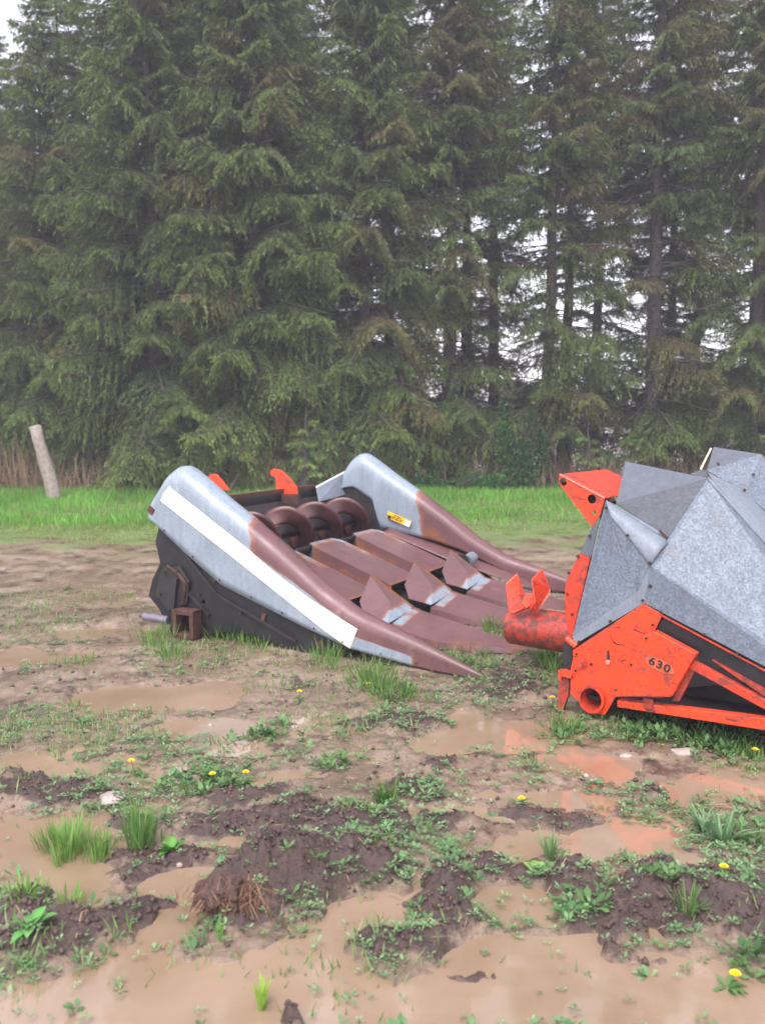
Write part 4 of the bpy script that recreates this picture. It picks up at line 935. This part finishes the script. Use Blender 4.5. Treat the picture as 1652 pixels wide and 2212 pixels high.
# dead stalks and dark undergrowth along the trees' feet
ls = LeafSet(); n = 5200
x = rgs.uniform(-11, 11, n); y = rgs.uniform(18.5, 21.5, n) 
cl = fbm(x * .8, y * .8 + 5, 3); keep = cl > -.05; x, y = x[keep], y[keep]; n = len(x)
z = ground_fields(x, y)[0]; hh = rgs.uniform(.2, .95, n) * np.where(x < -7, 1.4, 1)
d = np.stack([rgs.normal(0, .22, n), rgs.normal(0, .1, n), np.ones(n)], 1) * hh[:, None]
w = np.stack([rgs.uniform(.004, .009, n), np.zeros(n), np.zeros(n)], 1); t = rgs.random((n, 1))
ls.kites(np.stack([x, y, z], 1), d, w, np.array([.13, .075, .045]) * (1 - t) + np.array([.26, .18, .11]) * t)
for i in range(260):
    x0 = rgs.uniform(-11, 11); y0 = rgs.uniform(19.3, 23)
    ls.kites(*leafcloud(50, x0, y0, .5, .4, rgs.uniform(.3, .9), .07, (.018, .030, .014), (.035, .055, .022), rgs, gz(x0, y0)))
stuff_leaves('undergrowth', ls, M['straw'], 'dead brown stalks and dark undergrowth below the spruces')
# fallen and hanging brown brush
ls = []
for i in range(260):
    x0 = rgs.choice([rgs.uniform(-10, -6.8), rgs.uniform(-3.6, 2.2), rgs.uniform(-10, 10)]); y0 = rgs.uniform(18.8, 20.5); z0 = gz(x0, y0)
    a = rgs.uniform(0, 6.28); L = rgs.uniform(.4, 1.3); e = rgs.uniform(.2, 1.2)
    p = np.array([(x0, y0, z0), (x0 + L * .5 * math.cos(a) * .6, y0 + .2 * math.sin(a), z0 + L * .5 * e), (x0 + L * math.cos(a), y0 + .4 * math.sin(a), z0 + L * .55 * e)])
    ls.append(tube_np(p, [.012, .009, .004], 3))
v, f = joinvf(ls); o = np_mesh('brush', v, f, simple('brown_brush', (.17, .10, .065), .9, 0, 6, .4)); tag(o, 'tangle of dead brown sticks at the foot of the spruces', None, None, 'stuff')
# far hedge beyond the field
ls = LeafSet()
for i in range(420):
    x0 = -150 + 300 * rgs.random(); y0 = rgs.uniform(150, 158)
    ls.kites(*leafcloud(36, x0, y0, 3, 2, rgs.uniform(1.2, 3.2), 1.2, (.03, .035, .03), (.06, .065, .055), rgs, .1))
stuff_leaves('far_hedge', ls, M['straw'], 'grey-green hedge far beyond the field')

# ------------------------------------------------------------------ meadow grass
def grass(n, xr, yr, h, w, c0, c1, rg, dens=None, lean=.35):
    x = rg.uniform(*xr, n); y = rg.uniform(*yr, n)
    if dens is not None: k = rg.random(n) < dens(x, y); x, y = x[k], y[k]; n = len(x)
    z = ground_fields(x, y)[0]; hh = h * rg.uniform(.45, 1.2, n)
    d = np.stack([rg.normal(0, lean, n), rg.normal(0, lean, n), np.ones(n)], 1) * hh[:, None]
    az = rg.uniform(0, 3.14, n); ww = w * rg.uniform(.6, 1.2, n); wv = np.stack([np.cos(az) * ww, np.sin(az) * ww, 0 * az], 1)
    t = rg.random((n, 1)); pt = (.5 + .5 * fbm(x * .9, y * .9, 3))[:, None]
    c = (np.array(c0) * (1 - t) + np.array(c1) * t) * (.6 + .8 * pt) * np.array([1, 1, 1.]); dd_ = rg.random((n, 1)) < .08; c = np.where(dd_, np.array([.30, .25, .13]), c)
    return np.stack([x, y, z], 1), d, wv, c
ls = LeafSet()
edge = lambda x: 11.6 + .5 * np.sin(x * .7) + .45 * fbm(x * .8, x * 0 + 2, 3)
def md(x, y):
    e = edge(x); patch = 1 - .85 * nsm(.02, .22, fbm(x * .45 + 8, y * .9, 4)) * (y < 16.5)
    return nsm(-.3, 1.6, y - e) * patch * (1 - nsm(18.6, 19.6, y + .6 * np.sin(x)))
ls.kites(*grass(90000, (-11, 11), (13.0, 19.6), .17, .008, (.09, .25, .035), (.21, .44, .07), rgs, md))
ls.kites(*grass(70000, (-8, 8), (11, 14.6), .075, .0055, (.14, .22, .06), (.30, .38, .12), rgs, md))
stuff_leaves('meadow_grass', ls, M['grass'], 'strip of fresh green grass in front of the spruces')
# ------------------------------------------------------------------ yard weeds: seedlings, stubble, grass
def scatter(n, dens, rg, ymax=10.5, ymin=1.9):
    u = rg.random(n); y = ymin * (ymax / ymin) ** u; x = rg.uniform(-1, 1, n) * (.3 + .45 * y)
    k = rg.random(n) < dens(x, y); return x[k], y[k]
ls = LeafSet()
def wd(x, y):
    c = fbm(x * 1.7 + 31, y * 1.7, 3); z, m, p = ground_fields(x, y)
    return (.12 + nsm(-.2, .4, c)) * (1 - .93 * nsm(.3, .8, p)) * (1 - .85 * nsm(.02, .06, m))
def rosettes(x, y, rg, nl=(4, 7), size=(.010, .022), c0=(.10, .20, .075), c1=(.21, .34, .16), up=.35):
    P = []; D = []; Wv = []; Cc = []; z = np.maximum(ground_fields(x, y)[0], 0)
    for xi, yi, zi in zip(x, y, z):
        k = rg.integers(*nl); a = rg.uniform(0, 6.28) + np.arange(k) * 6.283 / k + rg.normal(0, .3, k); L = rg.uniform(*size) * rg.uniform(.7, 1.2, k)
        d = np.stack([np.cos(a), np.sin(a), rg.uniform(-.1, up * 2, k)], 1) * L[:, None]
        P.append(np.stack([xi + np.cos(a) * L * .2, yi + np.sin(a) * L * .2, np.full(k, zi + rg.uniform(.003, .022))], 1)); D.append(d)
        Wv.append(np.stack([-np.sin(a), np.cos(a), rg.uniform(-.3, .3, k)], 1) * (L * .30)[:, None]); t = rg.random()
        Cc.append(np.repeat((np.array(c0) * (1 - t) + np.array(c1) * t)[None], k, 0) * rg.uniform(.8, 1.2, (k, 1)))
    return np.concatenate(P), np.concatenate(D), np.concatenate(Wv), np.concatenate(Cc)
x, y = scatter(22000, wd, rgs, 8.5); ls.kites(*rosettes(x, y, rgs), fat=.6)
x, y = scatter(2600, wd, rgs, 7); ls.kites(*rosettes(x, y, rgs, (5, 8), (.016, .034), (.07, .15, .05), (.15, .27, .11), .5), fat=.6)
stuff_leaves('seedlings', ls, M['leaf'], 'scattered small green seedlings and clover in the mud')
ls = LeafSet()
def td(x, y):
    c = fbm(x * 1.1 + 71, y * 1.3, 3); p = ground_fields(x, y)[2]; return nsm(.0, .4, c) * (.15 + .85 * (x < 0)) * (1 - .6 * p) * (y > 2.3)
x, y = scatter(26000, td, rgs, 11.5); n = len(x); z = ground_fields(x, y)[0]; hh = rgs.uniform(.02, .075, n)
t = rgs.random((n, 1)); ls.kites(np.stack([x, y, z], 1), np.stack([rgs.normal(0, .3, n), rgs.normal(0, .3, n), np.ones(n)], 1) * hh[:, None], np.stack([rgs.uniform(.002, .004, n), 0 * hh, 0 * hh], 1), np.array([.12, .22, .06]) * (1 - t) + np.array([.28, .34, .15]) * t)
# grass round the machines' feet
def clump(ls, x0, y0, rx, ry, n, h, w=.0035, c0=(.07, .16, .035), c1=(.20, .34, .08), lean=.3, rg=rgs):
    a = rg.uniform(0, 6.28, n); r = np.sqrt(rg.random(n)); x = x0 + rx * r * np.cos(a); y = y0 + ry * r * np.sin(a); z = ground_fields(x, y)[0]
    hh = h * rg.uniform(.4, 1.15, n); d = np.stack([rg.normal(0, lean, n) + .3 * (x - x0) / rx, rg.normal(0, lean, n), np.ones(n)], 1) * hh[:, None]
    az = rg.uniform(0, 3.14, n); t = rg.random((n, 1))
    ls.kites(np.stack([x, y, z - .01], 1), d, np.stack([np.cos(az), np.sin(az), 0 * az], 1) * w, np.array(c0) * (1 - t) + np.array(c1) * t)
for b, n, h in (((-1.595, 6.441, 0.115, 0.189), 120, .16), ((-1.381, 6.0, 0.092, 0.164), 90, .17), ((-1.092, 6.579, 0.201, 0.197), 260, .17), ((-0.864, 6.373, 0.162, 0.158), 140, .13), ((-0.364, 5.885, 0.09, 0.158), 80, .17), ((-0.073, 5.466, 0.14, 0.176), 130, .16), ((0.064, 5.186, 0.133, 0.141), 110, .12), ((-0.649, 5.368, 0.247, 0.132), 60, .07),
                ((0.319, 5.999, 0.184, 0.141), 60, .14), ((0.852, 6.723, 0.103, 0.205), 110, .15), ((0.523, 5.884, 0.18, 0.136), 70, .10), ((1.094, 5.891, 0.09, 0.249), 150, .13), ((0.927, 4.63, 0.071, 0.099), 90, .12), ((1.129, 4.631, 0.143, 0.128), 40, .08), ((1.374, 4.495, 0.185, 0.147), 40, .08),
                ((1.629, 4.495, 0.162, 0.147), 40, .09), ((1.739, 4.301, 0.111, 0.123), 40, .09), ((1.018, 5.467, 0.112, 0.196), 60, .08), ((0.008, 3.711, 0.042, 0.046), 60, .09), ((-1.972, 5.885, 0.15, 0.158), 60, .08), ((-0.86, 8.238, 0.209, 0.175), 20, .1), ((-0.016, 5.273, 0.108, 0.091), 60, .2)):
    clump(ls, b[0], b[1], b[2], b[3], n, h)
for i in range(70):
    x0 = rgs.uniform(-1, 1); y0 = rgs.uniform(2.4, 9); x0 *= .3 + .42 * y0
    if ground_fields(np.array([x0]), np.array([y0]))[2][0] < .5: clump(ls, x0, y0, .05, .04, int(rgs.integers(8, 22)), rgs.uniform(.04, .10), .003)
stuff_leaves('grass_tufts', ls, M['grass'], 'tufts of grass round the feet of the machines and in the mud')
# broad weeds under the orange machine
ls = LeafSet(); X_ = []; Y_ = []
for b, n in (((1.441, 4.567, 0.282, 0.207), 110), ((1.674, 4.432, 0.182, 0.195), 90), ((0.948, 4.561, 0.141, 0.124), 24), ((1.074, 6.154, 0.156, 0.49), 26), ((0.613, 5.891, 0.24, 0.249), 26), ((-0.615, 4.494, 0.185, 0.134), 34), ((-0.229, 4.18, 0.13, 0.105), 16), ((-0.74, 3.911, 0.182, 0.154), 40), ((1.375, 3.418, 0.107, 0.158), 14), ((0.936, 2.904, 0.076, 0.064), 8), ((0.064, 5.195, 0.159, 0.266), 30), ((1.077, 2.568, 0.068, 0.051), 10), ((0.681, 2.792, 0.073, 0.059), 5)):
    X_.append(b[0] + b[2] * rgs.normal(0, .5, n)); Y_.append(b[1] + b[3] * rgs.normal(0, .5, n))
ls.kites(*rosettes(np.concatenate(X_), np.concatenate(Y_), rgs, (5, 9), (.018, .040), (.05, .12, .035), (.13, .24, .08), .6), fat=.62)
stuff_leaves('broad_weeds', ls, M['leaf'], 'broad-leaved weeds growing round the machines and in the mud')
# straw
ls = LeafSet(); 
def sd(x, y): m = ground_fields(x, y)[1]; return .22 + nsm(.01, .05, m)
x, y = scatter(2200, sd, rgs, 7.5); n = len(x); z = ground_fields(x, y)[0]; a = rgs.uniform(0, 6.28, n); L = rgs.uniform(.02, .10, n); t = rgs.random((n, 1))
ls.kites(np.stack([x, y, z + .006], 1), np.stack([np.cos(a) * L, np.sin(a) * L, rgs.normal(0, .12, n) * L], 1), np.stack([-np.sin(a), np.cos(a), 0 * a], 1) * .0016, np.array([.16, .09, .05]) * (1 - t) + np.array([.42, .31, .20]) * t)
stuff_leaves('straw_bits', ls, M['straw'], 'bits of straw and dead roots lying on the mud')

# ------------------------------------------------------------------ individual plants
def plant_root(name, label, cat, px, group=None):
    x, y = px; z = max(gz(x, y), 0.); return thing(name, label, cat, (x, y, z), 0, group), x, y, z
def local_leaves(name, root, n, spread, L, W_, c0, c1, up=(.3, 1.2), mat='leaf', fat=.6, seg=3):
    """arching strap leaves, each of several quads"""
    V = []; F = []; C = []; o = 0
    for i in range(n):
        a = rgs.uniform(0, 6.28); l = L * rgs.uniform(.6, 1.15); u = rgs.uniform(*up); dx, dy = math.cos(a), math.sin(a); b = (dx * spread * rgs.random(), dy * spread * rgs.random())
        t = rgs.random(); col = np.array(c0) * (1 - t) + np.array(c1) * t; el = math.atan(u)
        for j in range(seg + 1):
            q = j / seg; w = W_ * math.sin(math.pi * (.12 + .88 * q) ** (1 if fat > .5 else .8)) * (1 if q < 1 else .0) + .0004
            r = l * q * math.cos(el); zz = l * (q * math.sin(el) - .45 * q * q * math.cos(el))
            cx, cy = b[0] + dx * r, b[1] + dy * r
            V += [(cx - dy * w, cy + dx * w, zz + .25 * w), (cx, cy, zz), (cx + dy * w, cy - dx * w, zz + .25 * w)]; C += [col * .95, col * 1.12, col * .95]
            if j: F += [(o - 3, o - 2, o + 1, o), (o - 2, o - 1, o + 2, o + 1)]
            o += 3
    C = np.array(C); return np_mesh(name, np.array(V), np.array(F), M[mat], {'tint': ('FLOAT_COLOR', np.concatenate([C, np.ones((len(C), 1))], 1))}, True, root)
def flower(root, x, y, h, r=.016):
    v, f = tube_np(np.array([(0, 0, 0), (x * .6, y * .6, h * .6), (x, y, h)]), [.0025, .002, .002], 5)
    np_mesh('flower_stem', v, f, simple('green_stem', (.14, .22, .06), .6) if 'stem' not in M else M['stem'], {}, True, root)
    mb = MB()
    for ring_, (k, rr, hz) in enumerate(((16, 1., .0), (14, .8, .003), (10, .5, .006))):
        for i in range(k):
            a = 6.283 * i / k + ring_; c, s_ = math.cos(a), math.sin(a); w = .16 * r
            mb.add([(x, y, h + hz), (x + rr * r * .8 * c - w * s_, y + rr * r * .8 * s_ + w * c, h + hz + .003), (x + rr * r * c, y + rr * r * s_, h + hz + .001), (x + rr * r * .8 * c + w * s_, y + rr * r * .8 * s_ - w * c, h + hz + .003)], [(0, 1, 2, 3)])
    return mb.build('flower_head', M['petal'], root)
M['stem'] = simple('green_stem', (.14, .22, .06), .6)
DG = 'dandelions in bloom in the yard'
for px, h, nl, lab in (((-1.12, 4.032), .07, 10, 'blooming dandelion above the left grass clump, nearer the left edge'), ((-0.604, 3.957), .05, 14, 'dandelion with one wide open yellow flower left of centre'), ((-0.762, 3.936), .05, 14, 'dandelion rosette with a duller flower, left neighbour of the wide open one'),
                       ((-0.468, 5.129), .05, 10, 'dandelion flowering alone in front of the white stripe'), ((1.759, 4.237), .05, 12, 'dandelion at the right edge below the lower orange bar'), ((0.942, 5.011), .05, 6, 'small dandelion left of the stand leg of the orange corn head'),
                       ((1.157, 3.008), .04, 10, 'dandelion on the dark soil near the right edge'), ((0.973, 2.467), .05, 12, 'big dandelion lowest in the photo near the bottom right corner'), ((0.311, 5.973), .08, 6, 'dandelion in front of the nearest brown snout'),
                       ((0.565, 3.701), .03, 6, 'faded dandelion in the middle of the mud'), ((-0.084, 5.272), .05, 6, 'dandelion in the grass beside the nose cone')):
    r, x, y, z = plant_root('dandelion', lab, 'flower', px, DG)
    local_leaves('rosette', r, nl, .01, .065, .007, (.06, .14, .035), (.14, .26, .08), (.1, .9)); flower(r, rgs.normal(0, .01), -.01, h, .017)
def tuft(name, lab, px, n, rad, h, w, c0, c1, cat='grass clump', group=None, up=(2., 7)):
    r, x, y, z = plant_root(name, lab, cat, px, group); local_leaves('blades', r, n, rad, h, w, c0, c1, up, 'grass', .4, 4); return r
G0, G1 = (.11, .23, .045), (.25, .42, .11)
tuft('grass_clump', 'wide clump of fresh green grass between puddles on the left', (-1.163, 3.296), 300, .13, .115, .002, G0, G1, up=(1.3, 5))
tuft('grass_clump', 'smaller tail of the left grass clump, on its right beside the dark soil', (-1.04, 3.26), 90, .07, .09, .0024, G0, G1)
tall = tuft('grass_clump', 'tall grass with upright seed stalks right of the wide left clump', (-0.904, 3.315), 90, .06, .17, .003, (.08, .18, .04), (.2, .34, .1), up=(2.5, 9))
for i in range(3):
    v, f = tube_np(np.array([(.02 * i - .02, 0, 0), (.02 * i - .03, 0, .13), (.03 * i - .04, 0, .25 + .02 * i)]), [.002, .0018, .0015], 4); np_mesh('stalk', v, f, M['stem'], {}, False, tall)
tuft('grass_clump', 'pale narrow-leaved grass fanning out in the wet mud right of centre', (0.613, 3.224), 26, .02, .14, .004, (.13, .24, .09), (.26, .40, .17), up=(.8, 4))
tuft('grass_clump', 'wide-bladed pale grass at the right edge', (1.29, 3.372), 34, .03, .16, .0065, (.11, .22, .10), (.22, .36, .18), up=(.5, 3))
tuft('grass_clump', 'second wide-bladed pale grass, left of the one at the right edge', (1.247, 3.451), 24, .02, .13, .006, (.11, .22, .10), (.22, .36, .18), up=(.5, 3))
tuft('grass_clump', 'thin grass sprouting from the dark soil lump near the right edge', (0.968, 2.791), 40, .03, .11, .0028, (.08, .17, .05), (.2, .3, .1), up=(1, 5))
tuft('grass_clump', 'small dark green tuft of grass in the middle of the weeds', (0.008, 3.687), 50, .03, .085, .003, (.04, .12, .02), (.1, .22, .05))
tuft('grass_clump', 'yellowish sprout standing in the puddle at the bottom', (-0.329, 2.374), 18, .012, .10, .005, (.22, .36, .05), (.35, .48, .10), up=(1.5, 6))
tuft('grass_clump', 'short green blades on the bank at the left edge', (-1.168, 2.903), 60, .09, .06, .0035, G0, G1, up=(1.5, 5))
tuft('grass_clump', 'short green blades on the mud bank left of the channel', (-1.026, 2.889), 50, .08, .055, .0035, G0, G1, up=(1.5, 5))
tuft('grass_clump', 'single green blade growing from the dead grass clod', (-0.499, 2.675), 5, .01, .09, .004, (.12, .25, .06), (.2, .36, .1), up=(2, 6))
def clover(lab, px, n, L, W_, c0, c1, name='clover_plant', cat='weed', group=None):
    r, x, y, z = plant_root(name, lab, cat, px, group); local_leaves('leaves', r, n, .025, L, W_, c0, c1, (.3, 1.8), 'leaf', .6, 4); return r
clover('round-leaved green plant at the right foot of the tall grass', (-0.772, 3.242), 16, .06, .014, (.06, .19, .03), (.13, .32, .06))
clover('small upright pale green plant alone on the soil bank', (-0.578, 3.196), 8, .045, .013, (.13, .28, .12), (.22, .40, .2))
clover('bright green broad-leaved plant low on the left bank', (-1.069, 2.675), 12, .07, .016, (.07, .24, .05), (.14, .36, .09))
clover('light green lettuce-like rosette in the mud right of centre', (0.551, 3.104), 16, .055, .017, (.16, .32, .07), (.28, .46, .13))
clover('dark green seedling rosette left of the right-hand clod', (0.606, 2.818), 9, .045, .013, (.05, .16, .05), (.1, .25, .08))
clover('cluster of small leaves in the water at the bottom right', (0.766, 2.522), 10, .035, .010, (.13, .26, .1), (.22, .36, .16))
# crumbs of soil
def cd(x, y):
    m = ground_fields(x, y)[1]; return .16 + nsm(.006, .04, m)
x, y = scatter(22000, cd, rgs, 7.5); z, m_, p_ = ground_fields(x, y); k = z > .004; x, y, z = x[k], y[k], z[k]; n = len(x)
OC = np.array([(1, 0, 0), (-1, 0, 0), (0, 1, 0), (0, -1, 0), (0, 0, 1), (0, 0, -1.)]); OF = np.array([(0, 2, 4), (2, 1, 4), (1, 3, 4), (3, 0, 4), (2, 0, 5), (1, 2, 5), (3, 1, 5), (0, 3, 5)])
sz = .004 + .011 * rgs.random(n) ** 3; jit = 1 + rgs.uniform(-.4, .4, (n, 6, 3)); th = rgs.uniform(0, 6.28, n)
P = OC[None] * jit * sz[:, None, None]; P = np.stack([P[..., 0] * np.cos(th)[:, None] - P[..., 1] * np.sin(th)[:, None], P[..., 0] * np.sin(th)[:, None] + P[..., 1] * np.cos(th)[:, None], P[..., 2]], -1) + np.stack([x, y, z + sz * .3], 1)[:, None]
co = np_mesh('soil_crumbs', P.reshape(-1, 3), (OF[None] + 6 * np.arange(n)[:, None, None]).reshape(-1, 3), simple('soil_crumb', (.075, .046, .040), .6, 0, 9, .45), {}, True)
tag(co, 'crumbs and small clods of dark soil', None, None, 'stuff')
# dead grass root clod on the big mound
cp = (-0.511, 2.791); cr = thing('dead_grass_clod', 'uprooted clod of dead orange-brown grass roots on the flank of the dark mound', 'clod', (cp[0], cp[1], gz(*cp)))
ls = LeafSet(); n = 520; a = rgs.uniform(math.pi * .95, math.pi * 2.05, n); t = rgs.random(n)
p = np.stack([rgs.normal(0, .06, n) + .015, rgs.normal(.03, .03, n), .055 + rgs.normal(0, .02, n)], 1)
L = rgs.uniform(.04, .13, n); d = norm(np.stack([np.cos(a) * .55 + rgs.normal(0, .2, n), np.sin(a) * .5, rgs.uniform(-1.7, -.2, n)], 1)) * L[:, None]
w = norm(np.cross(d, rgs.normal(0, 1, (n, 3)))) * .0015; tt = rgs.random((n, 1))
ls.kites(p, d, w, np.array([.12, .055, .035]) * (1 - tt ** 2) + np.array([.42, .24, .13]) * tt ** 2); V, C = ls.arrays(); leaf_mesh('dead_grass', V, C, M['straw'], cr)
cx = np.linspace(0, 1, 9); vv = []
from mathutils import noise as mn
bm = bmesh.new(); bmesh.ops.create_icosphere(bm, subdivisions=4, radius=1)
for v_ in bm.verts:
    k = 1 + .35 * mn.noise(v_.co * 2.2) + .15 * mn.noise(v_.co * 7); v_.co = Vector((v_.co.x * .085 * k, v_.co.y * .06 * k + .03, v_.co.z * .06 * k + .025))
me = bpy.data.meshes.new('soil_lump'); bm.to_mesh(me); bm.free(); me.materials.append(simple('clod_soil', (.07, .038, .03), .8, 0, 60, .5, .8)); o = bpy.data.objects.new('soil_lump', me); COL.objects.link(o); o.parent = cr
# roots and stones
def rootlet(lab, pts, r=.003, col='straw_stem'):
    if col not in M: M[col] = simple(col, (.36, .24, .14), .7, 0, 30, .3)
    P = [(p[0], p[1], gz(*p) + .012 + .01 * math.sin(i * 2)) for i, p in enumerate(pts)]
    v, f = tube_np(np.array(P), [r] * len(P), 5); o = np_mesh('dead_root', v, f, M[col], {}, True); return tag(o, lab, 'root')
rootlet('long tan dead root trailing down the dark soil right of the channel', [(0.04, 2.947), (0.036, 2.88), (0.062, 2.818), (0.101, 2.77), (0.15, 2.733), (0.176, 2.7)], .003)
rootlet('pair-like straw stalk lying across the right-hand clod', [(0.553, 2.977), (0.621, 3.005), (0.719, 3.024)], .0022)
rootlet('short dead stalk poking from the soil left of the right-hand clod', [(0.54, 2.974), (0.552, 2.932), (0.563, 2.897)], .0022)
rootlet('forked dead stalk on the left bank', [(-0.92, 2.638), (-0.926, 2.712), (-0.933, 2.764)], .0022)
rootlet('thin stalk lying in the mud near the right edge', [(1.29, 3.687), (1.397, 3.664), (1.471, 3.611)], .002)
rootlet('dead stalk curling at the foot of the big mound', [(-0.663, 2.65), (-0.669, 2.712), (-0.659, 2.759)], .003)
def stone(lab, px, rx, ry, rz_, seed):
    bm = bmesh.new(); bmesh.ops.create_icosphere(bm, subdivisions=3, radius=1)
    for v_ in bm.verts:
        k = 1 + .28 * mn.noise(v_.co * 1.3 + Vector((seed, 0, 0))) + .06 * mn.noise(v_.co * 5); v_.co = Vector((v_.co.x * rx * k, v_.co.y * ry * k, v_.co.z * rz_ * k))
    me = bpy.data.meshes.new('stone'); bm.to_mesh(me); bm.free(); me.materials.append(M['stone']); me.polygons.foreach_set('use_smooth', [True] * len(me.polygons))
    o = bpy.data.objects.new('stone', me); COL.objects.link(o); o.location = (*px, max(0, gz(*px)) + rz_ * .3); return tag(o, lab, 'stone', 'loose stones in the mud')
stone('pinkish-grey flat stone left of the tall grass', (-1.135, 3.734), .055, .06, .018, 1)
stone('pale elongated stone below the orange tube opening', (1.159, 4.267), .03, .018, .012, 2)
stone('wide flat stone under the lower orange bar', (1.451, 4.298), .07, .04, .018, 3)
stone('small white pebble above the centre puddles', (-0.458, 4.685), .02, .013, .009, 4)
stone('small pebble left of the wide-open dandelion', (-0.9, 4.714), .013, .011, .009, 5)
stone('small beige pebble in the mud below the long puddle', (0.913, 4.01), .014, .012, .010, 6)
stone('pale pebble by the round-leaved plant', (-0.726, 3.171), .012, .010, .008, 7)

# ------------------------------------------------------------------ thin haze, mostly standing in for a purple lens veil
hz = MB().box((0, 20, 20), (140, 110, 46)).build('haze', None or M['ink']); hz.data.materials.clear()
hm = bpy.data.materials.new('lens_veil_haze'); hm.use_nodes = True; hm.node_tree.nodes.clear()
pv = hm.node_tree.nodes.new("ShaderNodeVolumePrincipled"); pv.inputs['Density'].default_value = .0031; pv.inputs['Color'].default_value = (.90, .89, 1, 1)
oo = hm.node_tree.nodes.new("ShaderNodeOutputMaterial"); hm.node_tree.links.new(pv.outputs[0], oo.inputs['Volume'])
hz.data.materials.append(hm); tag(hz, 'thin haze over the yard, added to imitate a purple lens veil', None, None, 'stuff')
